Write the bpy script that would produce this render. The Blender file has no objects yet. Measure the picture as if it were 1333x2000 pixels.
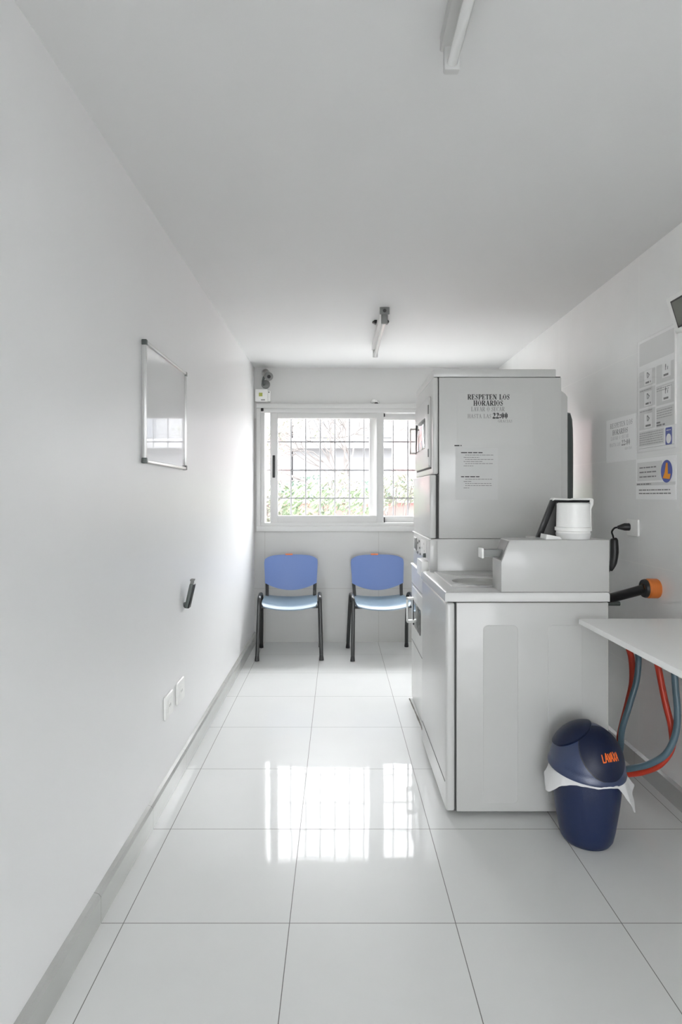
import bpy, bmesh, math, random
from mathutils import Vector, Matrix
random.seed(7)
C = bpy.context.scene.collection
S = bpy.context.scene

# ---------------------------------------------------------------- camera, sky, sun, exposure
cam = bpy.data.cameras.new('camera'); camo = bpy.data.objects.new('camera', cam); C.objects.link(camo)
camo.location = (0, 0, 1.34); camo.rotation_euler = (math.pi/2, 0, 0)
cam.sensor_fit = 'VERTICAL'; cam.sensor_height = 36; cam.lens = 1150/2000*36
cam.shift_x = 6.5/2000; cam.shift_y = -32/2000; cam.clip_start = 0.02
S.camera = camo
W = bpy.data.worlds.new('sky'); S.world = W; W.use_nodes = True
wn = W.node_tree.nodes; wl = W.node_tree.links
wb = wn['Background']; wb.inputs[1].default_value = 5.6
# overcast sky: three times brighter overhead than at the horizon
wtc = wn.new('ShaderNodeTexCoord'); wsp = wn.new('ShaderNodeSeparateXYZ'); wl.new(wtc.outputs['Generated'], wsp.inputs[0])
wcr = wn.new('ShaderNodeValToRGB'); wl.new(wsp.outputs['Z'], wcr.inputs[0])
wcr.color_ramp.elements[0].color = (0.40, 0.41, 0.42, 1); wcr.color_ramp.elements[1].color = (1.0, 1.02, 1.05, 1)
wl.new(wcr.outputs[0], wb.inputs[0])
sd = bpy.data.lights.new('daylight_sun', 'SUN'); sd.energy = 1.0; sd.angle = math.radians(60); sd.color = (1, 0.99, 0.97)
so = bpy.data.objects.new('daylight_sun', sd); C.objects.link(so)
so.rotation_euler = Vector((-0.25, -1.0, -0.50)).to_track_quat('-Z', 'Y').to_euler()
S.view_settings.view_transform = 'Standard'; S.view_settings.look = 'None'
S.view_settings.exposure = 2.05; S.view_settings.gamma = 1; S.view_settings.use_curve_mapping = False
S.cycles.max_bounces = 14; S.cycles.diffuse_bounces = 8; S.cycles.glossy_bounces = 5
S.cycles.transparent_max_bounces = 12; S.cycles.sample_clamp_indirect = 6

# ---------------------------------------------------------------- helpers
def at(px, py, Y):
    return Vector(((px-660)/1150*Y, Y, 1.34-(py-968)/1150*Y))

def mat(name, col, rough=0.5, metal=0.0, var=0.0, vscale=6.0, bump=0.0, bscale=200.0, coat=0.0, crough=0.05, spec=0.5):
    m = bpy.data.materials.new(name); m.use_nodes = True
    n = m.node_tree.nodes; l = m.node_tree.links; p = n['Principled BSDF']
    c = (*col, 1) if len(col) == 3 else col
    p.inputs['Base Color'].default_value = c; p.inputs['Roughness'].default_value = rough
    p.inputs['Metallic'].default_value = metal; p.inputs['Coat Weight'].default_value = coat
    p.inputs['Coat Roughness'].default_value = crough; p.inputs['Specular IOR Level'].default_value = spec
    tc = n.new('ShaderNodeTexCoord')
    if var > 0:
        no = n.new('ShaderNodeTexNoise'); no.inputs['Scale'].default_value = vscale; no.inputs['Detail'].default_value = 5
        l.new(tc.outputs['Object'], no.inputs['Vector'])
        mx = n.new('ShaderNodeMixRGB')
        mx.inputs[1].default_value = (*[max(0, v*(1-var)) for v in c[:3]], 1)
        mx.inputs[2].default_value = (*[min(1, v*(1+var)) for v in c[:3]], 1)
        l.new(no.outputs['Fac'], mx.inputs[0]); l.new(mx.outputs[0], p.inputs['Base Color'])
    if bump > 0:
        nb = n.new('ShaderNodeTexNoise'); nb.inputs['Scale'].default_value = bscale; nb.inputs['Detail'].default_value = 3
        l.new(tc.outputs['Object'], nb.inputs['Vector'])
        b = n.new('ShaderNodeBump'); b.inputs['Strength'].default_value = bump; b.inputs['Distance'].default_value = 0.002
        l.new(nb.outputs['Fac'], b.inputs['Height']); l.new(b.outputs[0], p.inputs['Normal'])
    return m

def glass_mat(name, tint=(1, 1, 1), refl=0.06, rough=0.0):
    m = bpy.data.materials.new(name); m.use_nodes = True
    n = m.node_tree.nodes; l = m.node_tree.links; n.clear()
    o = n.new('ShaderNodeOutputMaterial'); t = n.new('ShaderNodeBsdfTransparent'); g = n.new('ShaderNodeBsdfGlossy')
    lw = n.new('ShaderNodeLayerWeight'); lw.inputs[0].default_value = 0.5
    pw = n.new('ShaderNodeMath'); pw.operation = 'POWER'; l.new(lw.outputs['Facing'], pw.inputs[0]); pw.inputs[1].default_value = 4
    f = n.new('ShaderNodeMath'); f.operation = 'MULTIPLY_ADD'; l.new(pw.outputs[0], f.inputs[0]); f.inputs[1].default_value = 0.6; f.inputs[2].default_value = 0.006
    t.inputs[0].default_value = (*tint, 1); g.inputs['Roughness'].default_value = rough
    mx = n.new('ShaderNodeMixShader'); l.new(f.outputs[0], mx.inputs[0]); l.new(t.outputs[0], mx.inputs[1])
    l.new(g.outputs[0], mx.inputs[2]); l.new(mx.outputs[0], o.inputs[0])
    return m

def tile_mat(name, col, grout, axes, off, size, gw=0.002, rough=0.2, coat=0.6, crough=0.03, tilt=0.0, var=0.03, gmix=1.0, wav=0.0, spec=0.5):
    """large format tiles; axes = indices of the two object axes, off = a joint position on each"""
    m = bpy.data.materials.new(name); m.use_nodes = True
    n = m.node_tree.nodes; l = m.node_tree.links; p = n['Principled BSDF']
    tc = n.new('ShaderNodeTexCoord'); sp = n.new('ShaderNodeSeparateXYZ'); l.new(tc.outputs['Object'], sp.inputs[0])
    def math_(op, a, b=None):
        q = n.new('ShaderNodeMath'); q.operation = op
        for i, v in enumerate((a, b)):
            if v is None: continue
            if isinstance(v, (int, float)): q.inputs[i].default_value = v
            else: l.new(v, q.inputs[i])
        return q.outputs[0]
    masks = []; idx = []
    for k in range(2):
        u = math_('DIVIDE', math_('SUBTRACT', sp.outputs[axes[k]], off[k]), size[k])
        idx.append(math_('FLOOR', u))
        fr = math_('FRACT', u)
        d = math_('MINIMUM', fr, math_('SUBTRACT', 1.0, fr))
        masks.append(math_('LESS_THAN', d, gw/2/size[k]))
    g = math_('MULTIPLY', math_('MAXIMUM', masks[0], masks[1]), gmix)
    no = n.new('ShaderNodeTexNoise'); no.inputs['Scale'].default_value = 5; no.inputs['Detail'].default_value = 6
    l.new(tc.outputs['Object'], no.inputs['Vector'])
    mx = n.new('ShaderNodeMixRGB'); mx.inputs[1].default_value = (*[v*(1-var) for v in col], 1); mx.inputs[2].default_value = (*[min(1, v*(1+var)) for v in col], 1)
    l.new(no.outputs['Fac'], mx.inputs[0])
    mg = n.new('ShaderNodeMixRGB'); l.new(g, mg.inputs[0]); l.new(mx.outputs[0], mg.inputs[1]); mg.inputs[2].default_value = (*grout, 1)
    l.new(mg.outputs[0], p.inputs['Base Color'])
    p.inputs['Roughness'].default_value = rough; p.inputs['Specular IOR Level'].default_value = spec
    l.new(math_('MULTIPLY', math_('SUBTRACT', 1.0, g), coat), p.inputs['Coat Weight']); p.inputs['Coat Roughness'].default_value = crough
    if tilt > 0:
        cb = n.new('ShaderNodeCombineXYZ'); l.new(idx[0], cb.inputs[0]); l.new(idx[1], cb.inputs[1])
        wnz = n.new('ShaderNodeTexWhiteNoise'); wnz.noise_dimensions = '3D'; l.new(cb.outputs[0], wnz.inputs['Vector'])
        v1 = n.new('ShaderNodeVectorMath'); v1.operation = 'SUBTRACT'; l.new(wnz.outputs['Color'], v1.inputs[0]); v1.inputs[1].default_value = (.5, .5, .5)
        v2 = n.new('ShaderNodeVectorMath'); v2.operation = 'SCALE'; l.new(v1.outputs[0], v2.inputs[0]); v2.inputs['Scale'].default_value = tilt
        ge = n.new('ShaderNodeNewGeometry')
        v3 = n.new('ShaderNodeVectorMath'); v3.operation = 'ADD'; l.new(ge.outputs['Normal'], v3.inputs[0]); l.new(v2.outputs[0], v3.inputs[1])
        v4 = n.new('ShaderNodeVectorMath'); v4.operation = 'NORMALIZE'; l.new(v3.outputs[0], v4.inputs[0])
        nb = n.new('ShaderNodeTexNoise'); nb.inputs['Scale'].default_value = 9; nb.inputs['Detail'].default_value = 1
        l.new(tc.outputs['Object'], nb.inputs['Vector'])
        b = n.new('ShaderNodeBump'); b.inputs['Strength'].default_value = wav; b.inputs['Distance'].default_value = 0.001
        l.new(nb.outputs['Fac'], b.inputs['Height']); l.new(v4.outputs[0], b.inputs['Normal'])
        l.new(b.outputs[0], p.inputs['Normal']); l.new(b.outputs[0], p.inputs['Coat Normal'])
    return m

def BM(): return bmesh.new()
def merge(dst, src):
    me = bpy.data.meshes.new('tmp'); src.to_mesh(me); dst.from_mesh(me); bpy.data.meshes.remove(me); src.free()
def box(bm, x0, x1, y0, y1, z0, z1, bev=0.0, seg=2, M=None):
    x0, x1 = sorted((x0, x1)); y0, y1 = sorted((y0, y1)); z0, z1 = sorted((z0, z1))
    t = bmesh.new()
    vs = [t.verts.new((x, y, z)) for x in (x0, x1) for y in (y0, y1) for z in (z0, z1)]
    for f in ((0,1,3,2),(4,6,7,5),(0,4,5,1),(2,3,7,6),(0,2,6,4),(1,5,7,3)): t.faces.new([vs[i] for i in f])
    bmesh.ops.recalc_face_normals(t, faces=t.faces)
    if bev > 0: bmesh.ops.bevel(t, geom=list(t.edges), offset=bev, segments=seg, affect='EDGES', profile=0.5)
    if M is not None: t.transform(M)
    merge(bm, t); return bm
def prism(bm, pts, axis, a0, a1, bev=0.0, seg=2):
    """pts = outline in the other two axes in order; axis 0/1/2 is the extrusion"""
    t = bmesh.new()
    def v(p, a):
        q = list(p); q.insert(axis, a); return t.verts.new(q)
    A = [v(p, a0) for p in pts]; B = [v(p, a1) for p in pts]; k = len(pts)
    t.faces.new(A); t.faces.new(B)
    for i in range(k): t.faces.new([A[i], A[(i+1) % k], B[(i+1) % k], B[i]])
    bmesh.ops.recalc_face_normals(t, faces=t.faces)
    if bev > 0: bmesh.ops.bevel(t, geom=list(t.edges), offset=bev, segments=seg, affect='EDGES', profile=0.5)
    merge(bm, t); return bm
def rrect(x0, x1, y0, y1, r, k=6):
    o = []
    for cx, cy, a in ((x1-r, y1-r, 0), (x0+r, y1-r, 90), (x0+r, y0+r, 180), (x1-r, y0+r, 270)):
        for i in range(k+1):
            t = math.radians(a+90*i/k); o.append((cx+r*math.cos(t), cy+r*math.sin(t)))
    return o
def smooth_path(pts, n=8):
    pts = [Vector(p) for p in pts]; out = []
    for i in range(len(pts)-1):
        p0 = pts[max(i-1, 0)]; p1 = pts[i]; p2 = pts[i+1]; p3 = pts[min(i+2, len(pts)-1)]
        for k in range(n):
            t = k/n
            out.append(0.5*((2*p1)+(-p0+p2)*t+(2*p0-5*p1+4*p2-p3)*t*t+(-p0+3*p1-3*p2+p3)*t**3))
    out.append(pts[-1]); return out
def tube(bm, pts, r, k=12, smooth=0, rx=None, up=None):
    """tube along pts; r a number or a list; rx = half width across for oval tubes"""
    pts = smooth_path(pts, smooth) if smooth else [Vector(p) for p in pts]
    if isinstance(r, (list, tuple)) and len(r) < len(pts):      # spread the given radii over the smoothed path
        q = []
        for i in range(len(pts)):
            f = i*(len(r)-1)/(len(pts)-1); j = min(int(f), len(r)-2); q.append(r[j]+(r[j+1]-r[j])*(f-j))
        r = q
    t = bmesh.new(); rings = []; prev = None
    for i, p in enumerate(pts):
        d = (pts[min(i+1, len(pts)-1)]-pts[max(i-1, 0)]).normalized()
        if prev is None:
            u = Vector(up) if up else (Vector((0, 0, 1)) if abs(d.z) < 0.9 else Vector((1, 0, 0)))
            a = (u-d*u.dot(d)).normalized()
        else: a = (prev-d*prev.dot(d)).normalized()
        prev = a; b = d.cross(a)
        ri = r[min(i, len(r)-1)] if isinstance(r, (list, tuple)) else r
        rb = ri if rx is None else rx
        rings.append([t.verts.new(p+a*ri*math.cos(2*math.pi*j/k)+b*rb*math.sin(2*math.pi*j/k)) for j in range(k)])
    for i in range(len(rings)-1):
        for j in range(k): t.faces.new([rings[i][j], rings[i][(j+1) % k], rings[i+1][(j+1) % k], rings[i+1][j]])
    t.faces.new(rings[0]); t.faces.new(rings[-1])
    bmesh.ops.recalc_face_normals(t, faces=t.faces)
    merge(bm, t); return bm
def lathe(bm, prof, k=48, M=None, cap=True):
    """prof = (r, z) pairs about the z axis"""
    t = bmesh.new(); rings = []
    for r, z in prof:
        rings.append([t.verts.new((max(r, 1e-5)*math.cos(2*math.pi*j/k), max(r, 1e-5)*math.sin(2*math.pi*j/k), z)) for j in range(k)])
    for i in range(len(rings)-1):
        for j in range(k): t.faces.new([rings[i][j], rings[i][(j+1) % k], rings[i+1][(j+1) % k], rings[i+1][j]])
    if cap: t.faces.new(rings[0]); t.faces.new(rings[-1])
    bmesh.ops.remove_doubles(t, verts=t.verts, dist=1e-5)
    bmesh.ops.recalc_face_normals(t, faces=t.faces)
    if M is not None: t.transform(M)
    merge(bm, t); return bm
def sheet(bm, nu, nv, f, thick):
    """solid curved panel: f(u,v) -> (point, normal), thickness along -normal"""
    t = bmesh.new(); A = []; B = []
    for i in range(nu+1):
        ra = []; rb = []
        for j in range(nv+1):
            p, n = f(i/nu, j/nv); ra.append(t.verts.new(p)); rb.append(t.verts.new(Vector(p)-Vector(n)*thick))
        A.append(ra); B.append(rb)
    for i in range(nu):
        for j in range(nv):
            t.faces.new([A[i][j], A[i+1][j], A[i+1][j+1], A[i][j+1]]); t.faces.new([B[i][j], B[i][j+1], B[i+1][j+1], B[i+1][j]])
    for i in range(nu):
        t.faces.new([A[i][0], B[i][0], B[i+1][0], A[i+1][0]]); t.faces.new([A[i][nv], A[i+1][nv], B[i+1][nv], B[i][nv]])
    for j in range(nv):
        t.faces.new([A[0][j], A[0][j+1], B[0][j+1], B[0][j]]); t.faces.new([A[nu][j], B[nu][j], B[nu][j+1], A[nu][j+1]])
    bmesh.ops.recalc_face_normals(t, faces=t.faces)
    merge(bm, t); return bm

def rootloc(o):
    v = Vector((0, 0, 0))
    while o is not None: v += Vector(o.location); o = o.parent
    return v
def obj(name, bm, m, parent=None, smooth=True, angle=35, label=None, at_base=True):
    me = bpy.data.meshes.new(name); bm.to_mesh(me); bm.free()
    if smooth:
        for p in me.polygons: p.use_smooth = True
        me.set_sharp_from_angle(angle=math.radians(angle))
    me.materials.append(m)
    o = bpy.data.objects.new(name, me); C.objects.link(o)
    if parent is not None:
        me.transform(Matrix.Translation(-rootloc(parent))); o.parent = parent
    if label: o['label'] = label
    return o
def recenter(o):
    me = o.data; xs = [v.co for v in me.vertices]
    c = Vector(((min(v.x for v in xs)+max(v.x for v in xs))/2, (min(v.y for v in xs)+max(v.y for v in xs))/2, min(v.z for v in xs)))
    me.transform(Matrix.Translation(-c)); o.location = c
    return o
def tag(o, label, cat, group=None, kind=None):
    if not o.children and o.type == 'MESH' and Vector(o.location).length == 0 and kind is None: recenter(o)
    o['label'] = label; o['category'] = cat
    if group: o['group'] = group
    if kind: o['kind'] = kind
    return o
def thing(name, label, cat, loc=(0, 0, 0), group=None):
    o = bpy.data.objects.new(name, None); C.objects.link(o); o.empty_display_size = 0.1
    o.location = loc; o['label'] = label; o['category'] = cat
    if group: o['group'] = group
    return o
def struct(name, bm, m, parent=None, label=None, **k):
    o = obj(name, bm, m, parent, label=label, **k)
    if parent is None: o['kind'] = 'structure'
    return o
def copy_tree(o, parent=None):
    c = o.copy(); C.objects.link(c)
    if parent is not None: c.parent = parent
    for ch in list(o.children): copy_tree(ch, c)
    return c

# ---------------------------------------------------------------- materials
M_paint = mat('white_wall_paint', (0.81, 0.81, 0.81), 0.34, var=0.015, vscale=3, bump=0.10, bscale=90, spec=0.15)
M_ceil = mat('ceiling_paint', (0.73, 0.73, 0.725), 0.75, var=0.02, vscale=2.0, bump=0.1, bscale=60, spec=0.2)
M_floor = tile_mat('polished_porcelain', (0.66, 0.665, 0.655), (0.17, 0.17, 0.16), (0, 1), (-0.151, 1.8455), (0.5208, 0.5208), 0.0026, 0.34, 0.25, 0.035, tilt=0.004, var=0.03, wav=0.22, spec=0.15)
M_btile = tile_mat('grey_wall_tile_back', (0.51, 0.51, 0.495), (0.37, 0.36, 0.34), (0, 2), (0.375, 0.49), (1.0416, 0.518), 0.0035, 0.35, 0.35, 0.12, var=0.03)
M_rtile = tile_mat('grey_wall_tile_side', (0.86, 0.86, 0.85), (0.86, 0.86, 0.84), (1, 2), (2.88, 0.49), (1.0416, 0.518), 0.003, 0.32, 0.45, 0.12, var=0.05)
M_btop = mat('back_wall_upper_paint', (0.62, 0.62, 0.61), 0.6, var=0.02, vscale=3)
M_base = tile_mat('baseboard_tile', (0.42, 0.425, 0.41), (0.22, 0.22, 0.21), (1, 2), (1.8455, -3), (0.5208, 50), 0.002, 0.2, 0.7, 0.05, var=0.08)
M_alu = mat('white_lacquered_aluminium', (0.63, 0.63, 0.62), 0.35, spec=0.5)
M_glass = glass_mat('window_glass')
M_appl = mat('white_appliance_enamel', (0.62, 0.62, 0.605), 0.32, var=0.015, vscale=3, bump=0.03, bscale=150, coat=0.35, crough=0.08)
M_side = mat('shaded_side_enamel', (0.50, 0.50, 0.487), 0.36, var=0.02, vscale=3, bump=0.03, bscale=150, coat=0.25, crough=0.1)  # near washer's white enamel darkened; the shade on its side is in the colour
M_deck = mat('lit_deck_enamel', (0.60, 0.60, 0.59), 0.26, coat=0.6, crough=0.08)  # same enamel made paler; light falling on the top is in the colour
M_applgrey = mat('pale_grey_enamel', (0.52, 0.52, 0.50), 0.35, coat=0.2)
M_seam = mat('dark_seam_rubber', (0.04, 0.04, 0.038), 0.6)
M_black = mat('black_plastic', (0.012, 0.012, 0.013), 0.4)
M_blackmetal = mat('black_metal_tube', (0.016, 0.017, 0.017), 0.35, coat=0.2)
M_blue = mat('blue_polypropylene', (0.155, 0.235, 0.50), 0.42, bump=0.15, bscale=500, spec=0.4)
M_blueseat = mat('blue_grey_polypropylene', (0.21, 0.29, 0.36), 0.30, bump=0.1, bscale=500, spec=0.6)
M_orange = mat('orange_sticker', (0.80, 0.22, 0.08), 0.5)
M_navy = mat('navy_plastic', (0.009, 0.018, 0.062), 0.33, bump=0.35, bscale=420, spec=0.5)
M_navy2 = mat('dark_navy_plastic', (0.006, 0.011, 0.036), 0.38, bump=0.3, bscale=420, spec=0.3)
M_logo = mat('orange_logo_print', (0.9, 0.16, 0.02), 0.5)
M_bag = mat('white_plastic_bag', (0.72, 0.72, 0.72), 0.4, bump=0.6, bscale=40)
M_tabletop = mat('white_laminate', (0.93, 0.93, 0.92), 0.4, var=0.02)
M_grey = mat('mid_grey_plastic', (0.20, 0.205, 0.20), 0.45)
M_dgrey = mat('dark_grey_green_plastic', (0.085, 0.10, 0.095), 0.4)
M_steel = mat('brushed_steel', (0.42, 0.42, 0.40), 0.35, metal=0.7)
M_alumetal = mat('anodised_aluminium', (0.62, 0.62, 0.61), 0.35, metal=0.6)
M_board = mat('glossy_white_enamel_board', (0.66, 0.66, 0.66), 0.12, coat=1.0, crough=0.02)
M_white = mat('white_plastic', (0.86, 0.86, 0.84), 0.35)
M_paper = mat('white_paper', (0.92, 0.92, 0.915), 0.6)
M_papergrey = mat('laminated_paper_on_enamel', (0.64, 0.64, 0.63), 0.35)
M_palegrey = mat('pale_grey_print', (0.73, 0.73, 0.72), 0.5)
M_ink = mat('black_ink', (0.03, 0.03, 0.03), 0.6)
M_inkgrey = mat('grey_ink', (0.24, 0.24, 0.24), 0.6)
M_inklight = mat('light_grey_ink', (0.40, 0.40, 0.40), 0.6)
M_bluelabel = mat('blue_print', (0.10, 0.13, 0.42), 0.5)
M_amber = mat('amber_print', (0.92, 0.36, 0.03), 0.5)
M_red = mat('red_rubber_hose', (0.50, 0.045, 0.022), 0.4)
M_teal = mat('blue_grey_rubber_hose', (0.09, 0.15, 0.19), 0.35, coat=0.2)
M_oranger = mat('orange_rubber_collar', (0.62, 0.17, 0.03), 0.5)
M_yellow = mat('yellow_green_sticker', (0.42, 0.45, 0.10), 0.5)
M_screen = mat('dull_olive_screen', (0.11, 0.12, 0.095), 0.3)
M_fluo = mat('unlit_fluorescent_tube', (0.74, 0.74, 0.73), 0.25, coat=0.6)
M_batten = mat('batten_white_metal', (0.58, 0.58, 0.57), 0.4)
M_dark = mat('dark_smoked_glass', (0.10, 0.105, 0.10), 0.06, coat=1.0, crough=0.01)
M_clear = glass_mat('clear_plastic_sheet')
M_sealant = mat('dirty_sealant', (0.16, 0.15, 0.13), 0.8, var=0.6, vscale=30)

# ================================================================ ROOM SHELL
XL, XR, YB, YF, H = -0.764, 1.475, 5.39, -3.1, 2.51
T = 0.16
struct('floor', box(BM(), XL-T, XR+T, YF-T, YB+T, -0.1, 0), M_floor, smooth=False)
struct('ceiling', box(BM(), XL-T, XR+T, YF-T, YB+T, H, H+0.12), M_ceil, smooth=False)
struct('wall_left', box(BM(), XL-T, XL, YF-T, YB+T, 0, H), M_paint, smooth=False)
struct('wall_right', box(BM(), XR, XR+T, YF-T, YB+T, 0, H), M_rtile, smooth=False)
# window hole in the back wall
wx0, wx1 = at(507, 0, YB).x, at(970, 0, YB).x
wz0, wz1 = at(0, 1032, YB).z, at(0, 794, YB).z
bk = BM()
box(bk, XL, wx0, YB, YB+T, 0, 2.045); box(bk, wx1, XR, YB, YB+T, 0, 2.045); box(bk, wx0, wx1, YB, YB+T, 0, wz0)
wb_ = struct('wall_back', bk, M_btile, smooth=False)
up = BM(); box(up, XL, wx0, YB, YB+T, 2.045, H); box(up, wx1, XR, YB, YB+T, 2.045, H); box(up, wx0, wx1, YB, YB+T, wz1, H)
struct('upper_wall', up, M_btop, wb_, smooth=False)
# wall behind the camera; its glazed door is added, unseen, for fill light
sx0, sx1, sz0, sz1 = -0.72, 1.15, 0.0, 2.2
fr = BM(); box(fr, XL, sx0, YF-T, YF, 0, H); box(fr, sx1, XR, YF-T, YF, 0, H); box(fr, sx0, sx1, YF-T, YF, sz1, H)
struct('wall_front', fr, M_paint, smooth=False)
d1 = BM()
for a, b in ((sx0, sx0+0.06), (sx1-0.06, sx1)): box(d1, a, b, YF-0.11, YF-0.05, 0, sz1)
box(d1, sx0, sx1, YF-0.11, YF-0.05, sz1-0.06, sz1); box(d1, sx0, sx1, YF-0.11, YF-0.05, 0, 0.10)
dr = struct('added_fill_door', d1, M_alu, smooth=False)
struct('added_door_glass', box(BM(), sx0+0.06, sx1-0.06, YF-0.084, YF-0.078, 0.10, sz1-0.06), M_glass, dr, smooth=False)
# baseboards
prof = [(XL, 0), (XL+0.022, 0), (XL+0.022, 0.082), (XL+0.014, 0.092), (XL, 0.096)]
struct('baseboard_left', prism(BM(), [(p[0], p[1]) for p in prof], 1, YF, YB), M_base, smooth=False)
struct('baseboard_right', prism(BM(), [(XR, 0), (XR-0.02, 0), (XR-0.02, 0.085), (XR, 0.09)], 1, YF, YB), M_base, smooth=False)

# ---- window
def barpx(bm, x0, x1, y0, y1, Y0, Y1, bev=0.003):
    a = at(x0, y1, Y0); b = at(x1, y0, Y0); return box(bm, a.x, b.x, Y0, Y1, a.z, b.z, bev)
f = BM()
barpx(f, 501, 977, 788, 797, 5.362, 5.53); barpx(f, 501, 977, 797, 806, 5.372, 5.53)
barpx(f, 501, 977, 1028, 1038, 5.362, 5.53); barpx(f, 501, 977, 1021, 1028, 5.372, 5.53)
barpx(f, 501, 509, 797, 1028, 5.362, 5.53); barpx(f, 509, 517, 806, 1021, 5.376, 5.53)
barpx(f, 969, 977, 797, 1028, 5.362, 5.53); barpx(f, 961, 969, 806, 1021, 5.376, 5.53)
win = struct('window_1', f, M_alu, angle=50)
def sash(x0, x1, Y0, Y1, xa, xb, ya, yb):
    s = BM()
    barpx(s, x0, xa, 805, 1022, Y0, Y1); barpx(s, xb, x1, 805, 1022, Y0, Y1)
    barpx(s, xa, xb, 805, ya, Y0+0.004, Y1); barpx(s, xa, xb, yb, 1022, Y0+0.004, Y1)
    o = struct('sash', s, M_alu, win, angle=50)
    g = BM(); barpx(g, xa-1, xb+1, ya-1, yb+1, (Y0+Y1)/2-0.002, (Y0+Y1)/2+0.002, 0)
    struct('glass_pane', g, M_glass, o, smooth=False)
    return o
sl = sash(528, 750, 5.385, 5.42, 543, 736, 817, 1007)
sr = sash(722, 962, 5.45, 5.485, 737, 948, 820, 1008)
hb = BM(); barpx(hb, 532.5, 537.5, 889, 933, 5.374, 5.386, 0.004)
struct('sash_lock', hb, M_black, sl, label='black plastic sash lock')
ds = BM(); barpx(ds, 510, 515, 797, 803, 5.362, 5.374, 0.002); barpx(ds, 750, 752.5, 806, 813, 5.42, 5.46, 0.001); barpx(ds, 750, 752.5, 1010, 1021, 5.42, 5.46, 0.001)
struct('rubber_stop', ds, M_black, win)

# ================================================================ OUTSIDE
M_gr = mat('pale_paving', (0.34, 0.335, 0.32), 0.9, var=0.1)
M_redw = mat('red_painted_wall', (0.23, 0.115, 0.105), 0.8, var=0.1, vscale=2)
M_bldg = mat('pale_building_render', (0.17, 0.17, 0.175), 0.9, var=0.08, vscale=1)
M_bldg2 = mat('white_building_band', (0.215, 0.215, 0.22), 0.9)
M_bwin = mat('building_window_glass', (0.11, 0.115, 0.13), 0.3)
M_redb = mat('brick_red_facade', (0.25, 0.16, 0.155), 0.9, var=0.1)
M_leaf = mat('light_green_leaves', (0.12, 0.16, 0.09), 0.6, var=0.4, vscale=3)
M_leaf2 = mat('yellow_green_leaves', (0.155, 0.165, 0.12), 0.6, var=0.3, vscale=3)
M_bark = mat('grey_brown_bark', (0.11, 0.10, 0.095), 0.9, var=0.2)
M_hedge = mat('pale_blue_green_hedge', (0.07, 0.12, 0.085), 0.8, var=0.3, vscale=2)
M_grille = mat('grey_painted_iron', (0.17, 0.17, 0.175), 0.5)
g = struct('ground', box(BM(), -25, 30, YB+0.4, 45, -0.35, -0.25), M_gr, smooth=False)
g2 = struct('pavement', box(BM(), -12, 14, -14, YF-T, -0.14, -0.04), mat('dark_street_paving', (0.07, 0.07, 0.07), 0.9, var=0.1), smooth=False)
# grille
gt = thing('window_grille', 'grey iron security grille of thin bars outside the back window', 'grille', (0.35, 5.60, 0.98))
YG = 5.60
vb = BM()
for k in range(-3, 14):
    x = at(569+28.5*k, 0, YG).x
    if wx0-0.12 < x < wx1+0.1: tube(vb, [(x, YG, 0.95), (x, YG, 2.30)], 0.007, 6)
obj('vertical_bars', vb, M_grille, gt)
hbm = BM()
for yy in (808, 863, 918.5, 973, 1028):
    z = at(0, yy, YG).z; box(hbm, wx0-0.12, wx1+0.1, YG-0.004, YG+0.004, z-0.006, z+0.006)
obj('horizontal_bars', hbm, M_grille, gt)
# red garden wall
t = thing('garden_wall', 'low red painted garden wall seen through the lower window panes', 'wall', (1.5, 9.6, -0.25))
obj('wall_body', box(BM(), -6, 8, 9.6, 9.8, -0.25, 1.22), M_redw, t, smooth=False)
obj('coping', box(BM(), -6, 8, 9.55, 9.85, 1.22, 1.30, 0.01), M_bldg2, t)
# hedge strip behind it
def leafcloud(bm, cx, cy, cz, rx, ry, rz, n, sz, rnd):
    for i in range(n):
        while True:
            v = Vector((rnd.uniform(-1, 1), rnd.uniform(-1, 1), rnd.uniform(-1, 1)))
            if 0.35 < v.length < 1: break
        c = Vector((cx+v.x*rx, cy+v.y*ry, cz+v.z*rz))
        a = Vector((rnd.gauss(0, 1), rnd.gauss(0, 1), rnd.gauss(0, 1))).normalized(); b = a.orthogonal().normalized(); d = a.cross(b)
        s = sz*rnd.uniform(.6, 1.3)
        vs = [bm.verts.new(c+b*s), bm.verts.new(c+d*s*0.35+a*s*0.15), bm.verts.new(c-b*s), bm.verts.new(c-d*s*0.35+a*s*0.15)]
        bm.faces.new(vs)
R_ = random.Random(3)
hd = BM()
for k in range(24): leafcloud(hd, -5+k*0.55, 12.0, 1.25+R_.uniform(-.08, .12), 0.5, 0.4, 0.42, 260, 0.055, R_)
tag(obj('clipped_hedge', hd, M_hedge, smooth=False), 'long pale green hedge strip behind the red garden wall', 'hedge')
# leafy bushes in front of the wall
def bush(px, pyc, Y, rx, rz, n, m, label):
    p = at(px, pyc, Y)
    t = thing('leafy_bush', label, 'bush', (p.x, Y, -0.25), 'bushes outside the back window')
    b = BM(); rr = random.Random(int(px))
    leafcloud(b, p.x, Y, p.z, rx, 0.45, rz, n, 0.06, rr)
    obj('foliage', b, m, t, smooth=False)
    s = BM()
    for k in range(9):
        a = rr.uniform(0, 6.28); q = (p.x+math.cos(a)*rx*.8, Y+math.sin(a)*.35, p.z+rz*rr.uniform(.2, .9))
        tube(s, [(p.x+rr.uniform(-.1, .1), Y, -0.25), ((p.x+q[0])/2, Y, (p.z)/2), q], 0.009, 5, smooth=3)
    obj('stem', s, M_bark, t)
bush(600, 985, 8.3, 0.50, 0.30, 480, M_leaf, 'bright green bush low in the left sash, nearest the sash lock')
bush(655, 955, 9.0, 0.42, 0.26, 230, M_leaf2, 'yellow green bush in the middle of the left sash')
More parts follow.
